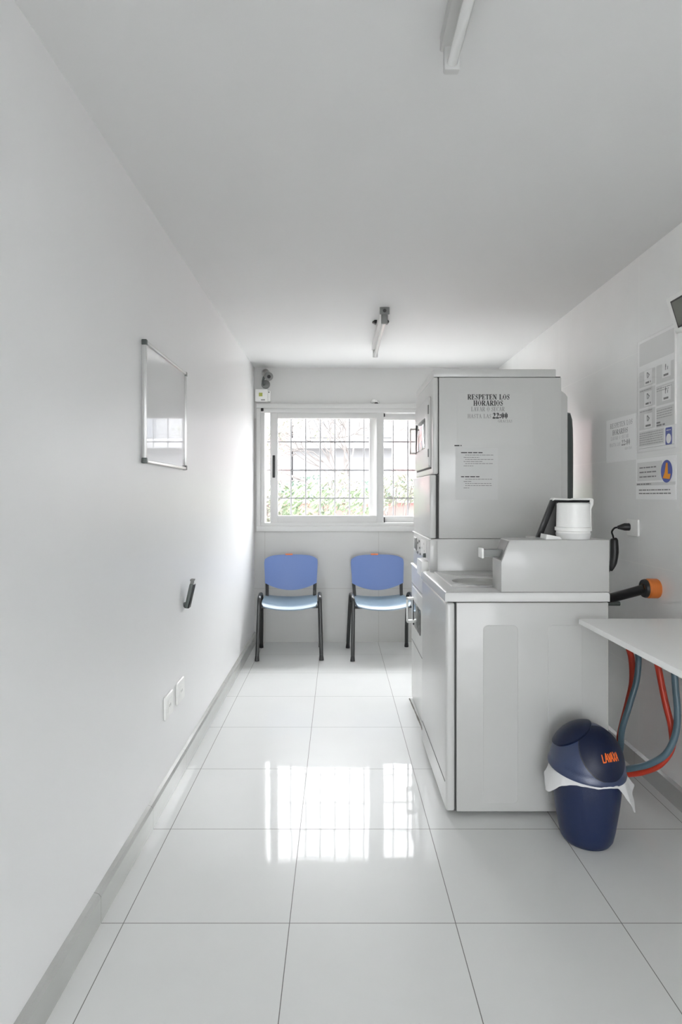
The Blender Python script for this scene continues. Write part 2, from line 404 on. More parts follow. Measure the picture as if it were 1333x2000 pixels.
bush(712, 985, 8.1, 0.34, 0.26, 260, M_leaf, 'green bush at the lower right of the left sash')
bush(772, 955, 8.9, 0.40, 0.26, 380, M_leaf2, 'pale bush seen through the right sash')
bush(524, 990, 8.0, 0.22, 0.35, 330, M_leaf2, 'narrow yellow green bush beyond the gap left of the sash')
# bare tree
def tree(px, Y, label, seed, lean):
    rr = random.Random(seed); p = at(px, 968, Y); t = thing('bare_tree', label, 'tree', (p.x, Y, -0.25), 'trees beyond the garden wall')
    tr = BM(); br = BM(); lf = BM()
    tube(tr, [(p.x, Y, -0.25), (p.x+lean*.3, Y, 0.9), (p.x+lean, Y, 2.0)], [.07, .065, .06, .06, .055, .05, .05, .045, .04, .04, .04, .04, .035, .035, .035, .03, .03], 8, smooth=8)
    def grow(q, d, L, r, dep):
        e = q+d*L; mid = (q+e)/2+Vector((rr.gauss(0, .04), 0, rr.gauss(0, .04)))
        tube(br, [q, mid, e], [r, r*.8, r*.6, r*.6], 5, smooth=2)
        if dep == 0:
            leafcloud(lf, e.x, e.y, e.z, .18, .18, .14, 9, 0.04, rr); return
        for k in range(3):
            nd = (d+Vector((rr.gauss(0, .55), rr.gauss(0, .3), rr.gauss(0.05, .4)))).normalized(); grow(e, nd, L*.72, r*.65, dep-1)
    for k in range(5):
        a = rr.uniform(-1.1, 1.1); z = rr.uniform(1.1, 2.0)
        grow(Vector((p.x+lean*(z+.2)/2.2, Y, z)), Vector((math.sin(a), rr.uniform(-.3, .3), math.cos(a)*.8+.2)).normalized(), 0.75, 0.022, 3)
    obj('trunk', tr, M_bark, t); obj('branches', br, M_bark, t); obj('leaves', lf, M_leaf2, t, smooth=False)
tree(625, 10.8, 'bare branching tree behind the left sash of the window', 5, 0.5)
tree(716, 11.5, 'bare leaning tree behind the right end of the left sash', 9, -0.4)
# buildings
def building(x0, x1, Y, z1, mwall, label, floors, seed, band=True):
    t = thing('apartment_building', label, 'building', ((x0+x1)/2, Y, -0.25))
    obj('facade', box(BM(), x0, x1, Y, Y+6, -0.25, z1), mwall, t, smooth=False)
    wi = BM(); bb = BM(); n = max(1, int((x1-x0)/2.2))
    for fl in range(floors):
        z = 0.9+fl*2.7
        for k in range(n):
            x = x0+(k+.5)*(x1-x0)/n
            o = obj('window', box(BM(), x-.5, x+.5, Y-.06, Y+.02, z, z+1.3), M_bwin, t, smooth=False)
        if band: obj('balcony', box(bb if False else BM(), x0-.1, x1+.1, Y-.7, Y, z-.45, z-.1, 0.02), M_bldg2, t)
building(-1.75, 9.5, 23, 6.2, M_bldg, 'long pale building with balcony bands beyond the trees', 2, 1)
building(-8.5, -1.85, 23, 6.6, M_redb, 'reddish building at the far left of the window view', 2, 2, band=False)
t = thing('brick_pillar', 'slim reddish pillar block standing behind the right sash', 'pillar', (1.75, 15.5, -0.25))
obj('shaft', box(BM(), 1.45, 2.05, 15.2, 15.8, -0.25, 3.3, 0.01), M_redb, t); obj('cap', box(BM(), 1.40, 2.10, 15.15, 15.85, 3.3, 3.42, 0.01), M_bldg2, t)

# ================================================================ LETTERING
# small serif alphabet drawn as strokes: T = thick stem, t = thin stroke
GL = {
 'R': (.78, [((.16,0),(.16,1),'T'),((0,0),(.32,0),'t'),((0,1),(.3,1),'t'),((.16,1),(.42,1),'t'),((.42,1),(.6,.9),'t'),((.6,.92),(.6,.6),'T'),((.6,.6),(.42,.5),'t'),((.16,.5),(.42,.5),'t'),((.38,.5),(.66,0),'T'),((.58,0),(.8,0),'t')]),
 'E': (.70, [((.16,0),(.16,1),'T'),((0,0),(.62,0),'t'),((0,1),(.6,1),'t'),((.16,.5),(.44,.5),'t'),((.62,0),(.66,.25),'t'),((.6,1),(.62,.76),'t'),((.44,.38),(.44,.62),'t')]),
 'S': (.60, [((.5,.78),(.42,.97),'t'),((.5,.78),(.5,1),'t'),((.42,.97),(.24,1),'t'),((.24,1),(.1,.84),'t'),((.1,.84),(.16,.62),'t'),((.14,.68),(.46,.38),'T'),((.46,.4),(.5,.2),'t'),((.5,.2),(.36,0),'t'),((.36,0),(.16,.02),'t'),((.16,.02),(.06,.22),'t'),((.06,0),(.06,.24),'t')]),
 'P': (.66, [((.16,0),(.16,1),'T'),((0,0),(.32,0),'t'),((0,1),(.3,1),'t'),((.16,1),(.42,1),'t'),((.42,1),(.58,.88),'t'),((.58,.9),(.58,.58),'T'),((.58,.58),(.42,.46),'t'),((.16,.46),(.42,.46),'t')]),
 'T': (.70, [((.35,0),(.35,1),'T'),((.2,0),(.5,0),'t'),((.02,1),(.68,1),'t'),((.02,1),(.02,.74),'t'),((.68,1),(.68,.74),'t')]),
 'N': (.78, [((.12,0),(.12,1),'t'),((0,0),(.26,0),'t'),((0,1),(.2,1),'t'),((.16,.96),(.66,.02),'T'),((.66,0),(.66,1),'t'),((.52,1),(.8,1),'t')]),
 'L': (.66, [((.16,0),(.16,1),'T'),((0,0),(.6,0),'t'),((0,1),(.32,1),'t'),((.6,0),(.63,.28),'t')]),
 'O': (.78, [((.12,.3),(.12,.7),'T'),((.66,.3),(.66,.7),'T'),((.12,.74),(.28,1),'t'),((.28,1),(.5,1),'t'),((.5,1),(.66,.74),'t'),((.12,.26),(.28,0),'t'),((.28,0),(.5,0),'t'),((.5,0),(.66,.26),'t')]),
 'H': (.82, [((.16,0),(.16,1),'T'),((.66,0),(.66,1),'T'),((.16,.5),(.66,.5),'t'),((0,0),(.32,0),'t'),((0,1),(.32,1),'t'),((.5,0),(.82,0),'t'),((.5,1),(.82,1),'t')]),
 'A': (.78, [((.1,0),(.4,1),'t'),((.38,1),(.66,0),'T'),((.2,.35),(.56,.35),'t'),((0,0),(.24,0),'t'),((.52,0),(.8,0),'t')]),
 'I': (.34, [((.17,0),(.17,1),'T'),((0,0),(.34,0),'t'),((0,1),(.34,1),'t')]),
 'V': (.76, [((.12,1),(.38,0),'T'),((.38,0),(.66,1),'t'),((.02,1),(.22,1),'t'),((.58,1),(.74,1),'t')]),
 'C': (.70, [((.12,.28),(.12,.72),'T'),((.12,.72),(.3,1),'t'),((.3,1),(.5,1),'t'),((.5,1),(.62,.84),'t'),((.62,.7),(.62,1),'t'),((.12,.28),(.3,0),'t'),((.3,0),(.48,0),'t'),((.48,0),(.64,.2),'t')]),
 'G': (.76, [((.12,.28),(.12,.72),'T'),((.12,.72),(.3,1),'t'),((.3,1),(.5,1),'t'),((.5,1),(.62,.84),'t'),((.62,.7),(.62,1),'t'),((.12,.28),(.3,0),'t'),((.3,0),(.5,0),'t'),((.5,0),(.64,.1),'t'),((.64,.05),(.64,.42),'T'),((.48,.42),(.78,.42),'t')]),
 '2': (.56, [((.06,.76),(.2,1),'t'),((.2,1),(.36,1),'t'),((.4,.95),(.4,.6),'T'),((.4,.6),(.06,.06),'t'),((.04,.06),(.5,.06),'T'),((.5,.06),(.52,.24),'t')]),
 ':': (.26, [((.13,.08),(.13,.22),'T'),((.13,.56),(.13,.7),'T')]),
 '0': (.56, [((.11,.25),(.11,.75),'T'),((.43,.25),(.43,.75),'T'),((.11,.75),(.2,1),'t'),((.2,1),(.34,1),'t'),((.34,1),(.43,.75),'t'),((.11,.25),(.2,0),'t'),((.2,0),(.34,0),'t'),((.34,0),(.43,.25),'t')]),
}
def stroke(bm, P, a, b, w, lift):
    a = Vector(a); b = Vector(b); d = (b-a)
    if d.length < 1e-9: return
    d.normalize(); n = Vector((-d.y, d.x))*w/2; e = d*w*0.25
    bm.faces.new([bm.verts.new(P(q.x, q.y, lift)) for q in (a-e-n, b+e-n, b+e+n, a-e+n)])
def text(bm, P, s, x, y, h, bold=1.0, track=.12, width=None, center=False):
    tw = sum((GL[c][0] if c in GL else .4)+track for c in s)-track
    sx = h*0.95 if width is None else width/tw
    if center: x -= tw*sx/2
    for c in s:
        if c in GL:
            wd, st = GL[c]
            for a, b, k in st:
                stroke(bm, P, (x+a[0]*sx, y+a[1]*h), (x+b[0]*sx, y+b[1]*h), h*(.19 if k == 'T' else .08)*bold, 0.0006)
            x += (wd+track)*sx
        else: x += (.4+track)*sx
def words(bm, P, x, y, w, h, rnd):
    """a line of print too small to read in the photograph"""
    e = x+w
    while x < e-0.002:
        L = min(rnd.uniform(2.5, 7)*h, e-x)
        bm.faces.new([bm.verts.new(P(a, b, 0.0006)) for a, b in ((x, y), (x+L, y), (x+L, y+h), (x, y+h))]); x += L+h*.9
def rect(bm, P, x0, x1, y0, y1, lift): bm.faces.new([bm.verts.new(P(a, b, lift)) for a, b in ((x0, y0), (x1, y0), (x1, y1), (x0, y1))])
def slab(bm, P, x0, x1, y0, y1, l0, l1):
    t = bmesh.new(); v = [t.verts.new(P(x, y, l)) for l in (l0, l1) for x, y in ((x0, y0), (x1, y0), (x1, y1), (x0, y1))]
    for q in ((0,1,2,3),(4,5,6,7),(0,1,5,4),(1,2,6,5),(2,3,7,6),(3,0,4,7)): t.faces.new([v[i] for i in q])
    bmesh.ops.recalc_face_normals(t, faces=t.faces); merge(bm, t)

# ================================================================ CHAIRS
def make_chair(label):
    # local space: faces -y, feet at z = 0
    t = thing('waiting_chair', label, 'chair', (0, 0, 0), 'blue visitor chairs by the window')
    # seat
    def seat(u, v):
        x = (u-.5)*0.455; y = -0.20+v*0.41
        cx = (2*u-1)
        z = 0.460+0.010*cx*cx-0.012*math.sin(v*math.pi)*(1-cx*cx)
        fr_ = max(0, 1-v/0.22); z -= 0.030*fr_**2
        y += 0.012*abs(cx)**3*(1 if v < .5 else -1)
        e = 1-0.07*max(0, (abs(v-.5)*2-.8)/.2)**2
        return Vector((x*e, y, z-(0.018*(1-cx*cx))*(1-v*.5))), Vector((0, -.2*fr_, 1)).normalized()
    s = BM(); sheet(s, 24, 20, seat, 0.010); obj('seat', s, M_blueseat, t, angle=60)
    # backrest: curved shield, straight sides, rounded top, bellied bottom
    def back(u, v):
        cx = 2*u-1
        w = 0.475*(1-0.05*(1-v)) / 2
        top = 0.816-0.030*abs(cx)**6-0.006*cx*cx; bot = 0.508+0.066*cx*cx
        z = bot+(top-bot)*v
        x = cx*w*(1-0.03*max(0, (v-.8)/.2)**2)
        y = 0.165+(z-.5)*0.17+0.035*(1-cx*cx)
        if abs(cx) > .86: y -= 0.0
        return Vector((x, y, z)), Vector((0, -1, .15)).normalized()
    b = BM(); sheet(b, 28, 18, back, 0.012); bo = obj('backrest', b, M_blue, t, angle=60)
    st = BM()
    for x0, x1, zz in ((-0.052, 0.012, 0.010),):
        box(st, x0, x1, 0.246, 0.262, 0.8120, 0.824, 0.002)
    obj('sticker', st, M_orange, bo, label='orange paper sticker on the top edge')
    # four legs; every front leg arches over into its rear leg
    for sx in (-1, 1):
        X = sx*0.250
        l = BM()
        tube(l, [(X*1.045, -0.205, 0.0), (X*1.02, -0.175, 0.25), (X, -0.150, 0.44), (X, -0.135, 0.485), (X, -0.095, 0.505), (X, -0.04, 0.512)], 0.0155, 12, smooth=6, rx=0.011, up=(1, 0, 0))
        lo = obj('leg', l, M_blackmetal, t, angle=60)
        ft = BM(); tube(ft, [(X*1.045, -0.207, 0), (X*1.045, -0.205, 0.008), (X*1.04, -0.2, 0.045)], [0.019, 0.019, 0.015], 12); obj('rubber_foot', ft, M_black, lo)
        l = BM()
        tube(l, [(X*1.045, 0.215, 0.0), (X*1.02, 0.175, 0.22), (X, 0.11, 0.44), (X, 0.08, 0.49), (X, 0.03, 0.508), (X, -0.04, 0.512)], 0.0155, 12, smooth=6, rx=0.011, up=(1, 0, 0))
        lo = obj('leg', l, M_blackmetal, t, angle=60)
        ft = BM(); tube(ft, [(X*1.045, 0.217, 0), (X*1.045, 0.215, 0.008), (X*1.04, 0.208, 0.045)], [0.019, 0.019, 0.015], 12); obj('rubber_foot', ft, M_black, lo)
        u = BM()
        tube(u, [(sx*0.205, -0.16, 0.425), (sx*0.205, 0.08, 0.425), (sx*0.207, 0.15, 0.44), (sx*0.208, 0.180, 0.50), (sx*0.212, 0.212, 0.62), (sx*0.212, 0.235, 0.74)], 0.0145, 10, smooth=6, rx=0.0105, up=(1, 0, 0))
        obj('back_upright', u, M_blackmetal, t, angle=60)
    c = BM()
    for y in (-0.12, 0.10): tube(c, [(-0.252, y, 0.418), (0.252, y, 0.418)], 0.010, 10)
    obj('seat_frame', c, M_blackmetal, t, angle=60)
    return t
ch = make_chair('blue plastic chair on black legs standing next to the left wall')
ch2 = copy_tree(ch); ch2['label'] = 'blue plastic chair on black legs standing nearer the washing machines'
ch.location = (-0.402, 4.985, 0); ch.rotation_euler[2] = math.radians(2.6)
ch2.location = (0.366, 4.985, 0); ch2.rotation_euler[2] = math.radians(4.3)

# ================================================================ TOP-LOADING WASHER (near)
NY, FY = 2.462, 3.165
t = thing('washing_machine', 'white top-loading coin washing machine standing closest to the camera', 'washing machine', (0.80, 2.81, 0))
wm = t
b = BM(); box(b, 0.497, 1.134, NY, FY, 0.018, 0.893, 0.004)
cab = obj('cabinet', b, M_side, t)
for x0, x1 in ((0.606, 0.756), (0.878, 1.024)):
    p = BM(); t0 = bmesh.new()
    pts = rrect(x0, x1, 0.05, 0.80, 0.022)
    A = [t0.verts.new((x, NY+0.001, z)) for x, z in pts]; B = [t0.verts.new((0.5*(x0+x1)+(x-0.5*(x0+x1))*0.955, NY-0.0012, 0.425+(z-0.425)*0.992)) for x, z in pts]
    for i in range(len(pts)): t0.faces.new([A[i], A[(i+1) % len(pts)], B[(i+1) % len(pts)], B[i]])
    t0.faces.new(B); bmesh.ops.recalc_face_normals(t0, faces=t0.faces); merge(p, t0)
    obj('stamped_panel', p, M_side, cab, angle=10)
b = BM(); box(b, 0.490, 0.4985, NY+0.006, FY-0.006, 0.02, 0.892); obj('panel_seam', b, M_seam, t, smooth=False)
b = BM(); box(b, 0.453, 0.4915, NY, FY, 0.018, 0.893, 0.012, 4); fp = obj('front_panel', b, mat('white_front_enamel', (0.555, 0.555, 0.545), 0.32, coat=0.35, crough=0.08), t)  # same washer enamel, toned between the shaded side and the lit deck
b = BM(); box(b, 0.4515, 0.456, NY+0.02, FY-0.02, 0.135, 0.1375); obj('panel_groove', b, M_seam, fp)
b = BM(); box(b, 0.462, 1.128, NY+0.01, FY-0.01, 0.890, 0.899); obj('deck_seam', b, M_seam, t, smooth=False)
# top deck with round opening
cx, cy, rr0 = 0.665, 2.735, 0.128
def ringplate(bm, x0, x1, y0, y1, z0, z1, r, k=72, corner=0.02, bev=0.006):
    o = bmesh.new()
    def outer(a, ins):
        dx, dy = math.cos(a), math.sin(a)
        hx = ((x1-ins-cx) if dx > 0 else (cx-x0-ins)); hy = ((y1-ins-cy) if dy > 0 else (cy-y0-ins))
        s = min(hx/abs(dx) if abs(dx) > 1e-6 else 9, hy/abs(dy) if abs(dy) > 1e-6 else 9)
        return (cx+dx*s, cy+dy*s)
    angs = sorted(set([2*math.pi*i/k for i in range(k)]+[math.atan2(yy-cy, xx-cx) % (2*math.pi) for xx in (x0, x1) for yy in (y0, y1)]))
    rings = []
    for ins, z in ((0, z0), (0, z1-bev), (bev*.3, z1-bev*.3), (bev, z1)):
        rings.append([o.verts.new((*outer(a, ins), z)) for a in angs])
    for r_, z in ((r+0.004, z1), (r, z1-0.004), (r, z0)):
        rings.append([o.verts.new((cx+r_*math.cos(a), cy+r_*math.sin(a), z)) for a in angs])
    n = len(angs)
    for i in range(len(rings)-1):
        for j in range(n): o.faces.new([rings[i][j], rings[i][(j+1) % n], rings[i+1][(j+1) % n], rings[i+1][j]])
    bmesh.ops.recalc_face_normals(o, faces=o.faces); merge(bm, o)
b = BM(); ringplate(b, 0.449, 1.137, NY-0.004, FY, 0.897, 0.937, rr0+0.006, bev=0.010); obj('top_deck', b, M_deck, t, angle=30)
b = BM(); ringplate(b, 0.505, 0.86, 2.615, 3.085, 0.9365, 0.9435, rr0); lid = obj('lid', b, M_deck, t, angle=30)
b = BM(); lathe(b, [(rr0-0.001, 0.939), (rr0-0.004, 0.925), (rr0-0.03, 0.915), (0.03, 0.912), (0.0, 0.912)], 48, Matrix.Translation((cx, cy, 0)), cap=False)
obj('lid_recess', b, M_applgrey, lid, angle=50)
b = BM(); box(b, 0.86, 1.134, NY+0.141, NY+0.235, 0.936, 1.154, 0.004); obj('rear_console', b, M_appl, t)
# meter case
x = [0.6845, 1.137, 1.137, 0.7225, 0.6845]; z = [0.937, 0.937, 1.154, 1.154, 1.062]
b = BM(); prism(b, list(zip(x, z)), 1, NY, NY+0.140, 0.0022); mc = obj('meter_case', b, M_side, t)
b = BM(); q = bmesh.new()
def slant(u, o): # u 0..1 up the slanted face, o outwards
    d = Vector((0.038, 0.092)).normalized(); n = Vector((-d.y, d.x))
    p = Vector((0.6845, 1.062))+Vector((0.038, 0.092))*u+n*o; return p
pts = [tuple(slant(0.06, -.001)), tuple(slant(.94, -.001)), tuple(slant(.94, .002)), tuple(slant(.06, .002))]
prism(b, pts, 1, NY+0.012, NY+0.128); obj('coin_plate', b, M_grey, mc)
b = BM()
box(b, 0.622, 0.712, NY+0.042, NY+0.098, 1.079, 1.110, 0.003)
sl_ = obj('coin_slide', b, M_grey, mc)
b = BM(); box(b, 0.612, 0.622, NY+0.038, NY+0.102, 1.073, 1.116, 0.003); obj('slide_push_plate', b, M_white, sl_)
b = BM()
for X, Y in ((0.52, NY+0.06), (1.08, NY+0.06), (0.52, FY-0.06), (1.08, FY-0.06)):
    f = BM(); lathe(f, [(0, 0), (0.02, 0), (0.02, 0.008), (0.008, 0.012), (0.008, 0.022)], 16, Matrix.Translation((X, Y, 0))); obj('foot', f, M_black, t)

# ================================================================ STACKED WASHER DRYER (far)
SY, SF = 3.212, 3.905
t = thing('stacked_washer_dryer', 'tall white stacked dryer over washer with notices on its side', 'washing machine', (0.87, 3.56, 0))
b = BM(); box(b, 0.553, 1.222, SY, SF, 1.106, 1.985, 0.004); dc = obj('dryer_cabinet', b, M_appl, t)
b = BM(); box(b, 0.530, 1.218, SY+0.005, SF-0.005, 1.984, 1.99); box(b, 0.545, 0.556, SY+0.004, SF-0.004, 1.455, 1.985); obj('panel_seam', b, M_seam, t, smooth=False)
b = BM(); box(b, 0.5365, 0.556, SY+0.007, SF-0.004, 1.107, 1.453); obj('lower_seam', b, M_seam, t, smooth=False)
b = BM(); box(b, 0.522, 1.192, SY-0.002, SF, 1.987, 2.030, 0.005); obj('top_cap', b, M_appl, t)
b = BM(); box(b, 0.520, 0.549, SY, SF, 1.457, 1.986, 0.008, 3); uf = obj('upper_front_panel', b, M_appl, t)
b = BM(); box(b, 0.503, 0.538, SY, SF, 1.106, 1.454, 0.008, 3); lf = obj('lower_front_panel', b, M_appl, t)
# dryer door
b = BM(); prism(b, rrect(3.275, 3.84, 1.498, 1.893, 0.015), 0, 0.506, 0.521, 0.003); dd = obj('dryer_door', b, M_appl, t)
b = BM(); box(b, 0.5175, 0.5215, 3.27, 3.845, 1.489, 1.499); obj('door_gap', b, M_seam, dd)
b = BM(); prism(b, rrect(3.40, 3.765, 1.612, 1.790, 0.02), 0, 0.5035, 0.5065, 0.001); obj('door_window', b, M_dark, dd)
b = BM(); prism(b, rrect(3.765, 3.782, 1.612, 1.790, 0.006), 0, 0.501, 0.507, 0.001); obj('window_gasket', b, M_black, dd)
def loop_handle(x_out, x_in, Y0, Y1, z0, z1, th, parent, m):
    h = BM(); box(h, x_out, x_out+th, Y0, Y1, z0, z1, 0.003)
    box(h, x_out, x_in, Y0, Y1, z1-th*1.3, z1, 0.003); box(h, x_out, x_in, Y0, Y1, z0, z0+th*1.6, 0.003)
    return obj('handle', h, m, parent)
loop_handle(0.466, 0.508, 3.785, 3.815, 1.606, 1.772, 0.007, dd, M_applgrey)
for z0, z1 in ((1.795, 1.845), (1.555, 1.60)):
    b = BM(); box(b, 0.502, 0.508, 3.272, 3.290, z0, z1, 0.002); obj('hinge', b, M_grey, dd)
# machine below
b = BM(); box(b, 0.545, 1.20, SY+0.004, SF, 0.018, 1.104, 0.004); obj('washer_cabinet', b, M_appl, t)
b = BM(); box(b, 0.503, 0.547, SY+0.004, SF, 0.895, 1.104, 0.004); cp = obj('control_panel', b, M_appl, t)
b = BM(); box(b, 0.495, 0.510, SY, SF, 1.098, 1.106, 0.003); obj('upper_ledge', b, M_white, cp)
b = BM(); box(b, 0.490, 0.547, SY, SF, 0.012, 0.893, 0.008, 3); wf = obj('washer_front_panel', b, M_appl, t)
b = BM(); box(b, 0.484, 0.504, SY+0.01, SF, 0.886, 0.896, 0.004); obj('lower_ledge', b, M_white, wf)
b = BM(); box(b, 0.501, 0.5045, 3.755, 3.86, 0.985, 1.075, 0.001); obj('display_frame', b, M_palegrey, cp)
b = BM(); box(b, 0.4995, 0.502, 3.775, 3.85, 0.998, 1.065, 0.001); box(b, 0.499, 0.503, 3.745, 3.757, 0.99, 1.07, 0.001); box(b, 0.499, 0.503, 3.68, 3.757, 0.978, 0.984, 0.001); obj('display', b, M_grey, cp)
for Y, z_ in ((3.69, 1.045), (3.685, 0.985), (3.62, 1.06), (3.60, 1.02), (3.58, 0.985), (3.50, 1.03), (3.46, 0.985), (3.42, 1.06), (3.40, 1.02)):
    b = BM(); lathe(b, [(0, 0), (0.007, 0), (0.007, 0.004), (0, 0.005)], 14, Matrix.Translation((0.504, Y, z_)) @ Matrix.Rotation(-math.pi/2, 4, 'Y')); obj('button', b, M_grey, cp)
b = BM(); box(b, 0.500, 0.5045, 3.33, 3.54, 0.985, 1.085, 0.002); obj('coin_slot_plate', b, M_palegrey, cp)
b = BM(); lathe(b, [(0, 0), (0.014, 0), (0.012, 0.016), (0, 0.018)], 18, Matrix.Translation((0.502, 3.345, 1.0)) @ Matrix.Rotation(-math.pi/2, 4, 'Y')); obj('coin_return_knob', b, M_dgrey, cp)
b = BM(); box(b, 0.466, 0.505, 3.27, 3.46, 0.885, 0.975, 0.004); obj('coin_box', b, M_white, cp)
for zg in (0.768, 0.395):
    b = BM(); box(b, 0.4885, 0.4915, SY+0.02, SF-0.02, zg, zg+.003); obj('panel_groove', b, M_seam, wf)
b = BM(); prism(b, rrect(3.30, 3.84, 0.42, 0.755, 0.02), 0, 0.485, 0.491, 0.002); wd = obj('washer_door', b, M_appl, wf)
b = BM(); prism(b, rrect(3.43, 3.755, 0.515, 0.672, 0.03), 0, 0.4825, 0.4858, 0.001); obj('door_window', b, M_dark, wd)
b = BM(); box(b, 0.481, 0.4862, 3.755, 3.775, 0.515, 0.68, 0.001); obj('window_gasket', b, M_black, wd)
loop_handle(0.440, 0.487, 3.745, 3.785, 0.530, 0.690, 0.010, wd, M_white)
# back housing and duct
b = BM(); prism(b, [(1.20, 1.00), (1.275, 1.00), (1.275, 1.885), (1.262, 1.905), (1.22, 1.935), (1.20, 1.94)], 1, 3.26, 3.86, 0.004); obj('rear_housing', b, M_appl, t)
b = BM(); tube(b, [(1.27, 3.55, 1.80), (1.33, 3.55, 1.80), (1.36, 3.55, 1.74), (1.36, 3.55, 1.1), (1.36, 3.55, 0.3)], 0.055, 20, smooth=5); obj('exhaust_duct', b, M_dgrey, t)
for X, Y in ((0.57, SY+0.06), (1.15, SY+0.06), (0.57, SF-0.06), (1.15, SF-0.06)):
    f = BM(); lathe(f, [(0, 0), (0.02, 0), (0.02, 0.008), (0.008, 0.012), (0.008, 0.022)], 16, Matrix.Translation((X, Y, 0))); obj('foot', f, M_black, t)
# knock-out ring stamped in the dryer side
b = BM(); pts = [(at(1020, 1027, SY).x+0.062*math.cos(a), SY+0.0006, at(1020, 1027, SY).z+0.062*math.sin(a)) for a in [2*math.pi*k/40 for k in range(41)]]
tube(b, pts, 0.0012, 6); obj('stamped_ring', b, M_appl, dc)

# notices on the dryer side (u = +x, v = +z, facing the camera)
def Pside(Y): return lambda u, v, l: Vector((u, Y-l, v))
P = Pside(SY); sc = SY/1150
def sx_(px): return (px-660)*sc
def sz_(py): return 1.34-(py-968)*sc
t = thing('paper_notice', 'large faint notice with opening hours in capitals on the dryer side', 'notice', (sx_(955), SY, sz_(866)))
b = BM(); slab(b, P, sx_(893), sx_(1041), sz_(868), sz_(768), 0, 0.0008); obj('sheet', b, M_appl, t, smooth=False)
P1 = Pside(SY-0.0006)
k = sc
def line(P, s, x, y, h, bold, width, m, t):
    b = BM(); text(b, P, s, x, y, h, bold, width=width); return obj('line_of_text', b, m, t, smooth=False)
line(P1, 'RESPETEN LOS', sx_(914), sz_(780), 9.2*k, 1.15, 82*k, M_ink, t)
line(P1, 'HORARIOS', sx_(925.5), sz_(792), 9.2*k, 1.15, 57.5*k, M_ink, t)
line(P1, '22:00', sx_(963), sz_(817), 10.2*k, 1.3, 29*k, M_ink, t)
line(P1, 'LAVAR O SECAR', sx_(921), sz_(803), 8*k, .75, 65*k, M_inkgrey, t)
line(P1, 'HASTA LAS', sx_(914), sz_(816.5), 7.5*k, .75, 46*k, M_inkgrey, t)
line(P1, 'GRACIAS', sx_(973), sz_(825), 5*k, .75, 28*k, M_inkgrey, t)
t = thing('instruction_sheet', 'smaller sheet with two paragraphs of fine print on the dryer side', 'notice', (sx_(932), SY, sz_(977)))
b = BM(); slab(b, P, sx_(890), sx_(973), sz_(976), sz_(875), 0, 0.0016); obj('sheet', b, M_papergrey, t, smooth=False)
R1 = random.Random(11); P2 = Pside(SY-0.0014)
b = BM(); words(b, P2, sx_(888), sz_(871.5), 14*k, 2.2*k, R1); words(b, P2, sx_(901), sz_(885), 42*k, 1.8*k, R1); words(b, P2, sx_(901), sz_(932), 36*k, 1.8*k, R1); obj('heading_print', b, M_ink, t, smooth=False)
b = BM()
for yy, x0, x1 in ((889.5, 909, 964), (894, 906, 937), (898, 909, 964), (902, 906, 944), (906, 909, 963), (910.5, 906, 925), (936.5, 909, 963), (941, 906, 921), (945, 909, 960), (949, 909, 962), (953.5, 906, 917)):
    words(b, P2, sx_(x0), sz_(yy), (x1-x0)*k, 1.1*k, R1)
obj('fine_print', b, M_inkgrey, t, smooth=False)

# ================================================================ ON THE WASHER
zt = 1.1545
t = thing('plastic_tub', 'white plastic tub standing upside down on the near washing machine', 'tub', (at(1120, 0, 2.532).x, 2.535, zt))
M = Matrix.Translation((1.014, 2.535, zt))
b = BM(); lathe(b, [(0.0, 0.155), (0.060, 0.155), (0.0665, 0.150), (0.0665, 0.145), (0.069, 0.040), (0.069, 0.022), (0.0, 0.022)], 56, M); obj('tub_body', b, M_white, t, angle=40)
b = BM(); lathe(b, [(0.069, 0.052), (0.0745, 0.050), (0.0745, 0.036), (0.070, 0.034)], 56, M, cap=False); obj('rim', b, M_white, t, angle=40)
b = BM(); lathe(b, [(0.0, 0.0), (0.066, 0.0), (0.068, 0.004), (0.068, 0.014), (0.071, 0.018), (0.071, 0.026), (0.0, 0.026)], 56, M); obj('tub_lid', b, M_palegrey, t, angle=40, label='translucent greyish tub lid')
b = BM()
prism(b, [(0.885, zt), (0.955, zt), (0.945, zt+0.010), (0.889, zt+0.021)], 1, 2.50, 2.575, 0.001)
tag(obj('folded_cloth', b, M_white), 'small white folded wedge lying at the foot of the plastic tub', 'cloth')
# black-edged lid leaning open behind the tub
Yl = 2.645
def pl(px, py): v = at(px, py, Yl); return (v.x, v.z)
t = thing('open_box_lid', 'black edged grey lid propped open behind the white tub', 'lid', (at(1100, 0, Yl).x, Yl, zt))
b = BM(); prism(b, [pl(1052, 1050.5), pl(1083, 977), pl(1150, 977), pl(1146, 1050.5)], 1, Yl, Yl+0.008, 0.001); obj('inner_panel', b, mat('slate_grey_plastic', (0.13, 0.13, 0.125), 0.5), t)
b = BM(); prism(b, [pl(1045.5, 1050.5), pl(1075, 976), pl(1086, 976), pl(1056, 1050.5)], 1, Yl-0.02, Yl+0.002, 0.002)
prism(b, [pl(1077, 975), pl(1149, 976), pl(1148, 981), pl(1112, 982.5), pl(1084, 981)], 1, Yl-0.022, Yl+0.002, 0.001); obj('gasket', b, M_black, t, label='black rubber edge')
b = BM()
prism(b, [pl(1076, 978), pl(1077, 973.5), pl(1080, 972.5), pl(1108, 973.8), pl(1115, 974.5), pl(1120, 973), pl(1149, 973), pl(1154, 974.5), pl(1155, 977), pl(1147.5, 977), pl(1118, 976.5), pl(1106, 977), pl(1080, 976)], 1, Yl-0.028, Yl+0.012, 0.001)
prism(b, [pl(1148, 975), pl(1155.5, 976), pl(1155, 985), pl(1151, 994), pl(1151.5, 1032), pl(1146.5, 1032), pl(1147, 992), pl(1149, 985)], 1, Yl-0.026, Yl+0.012, 0.001)
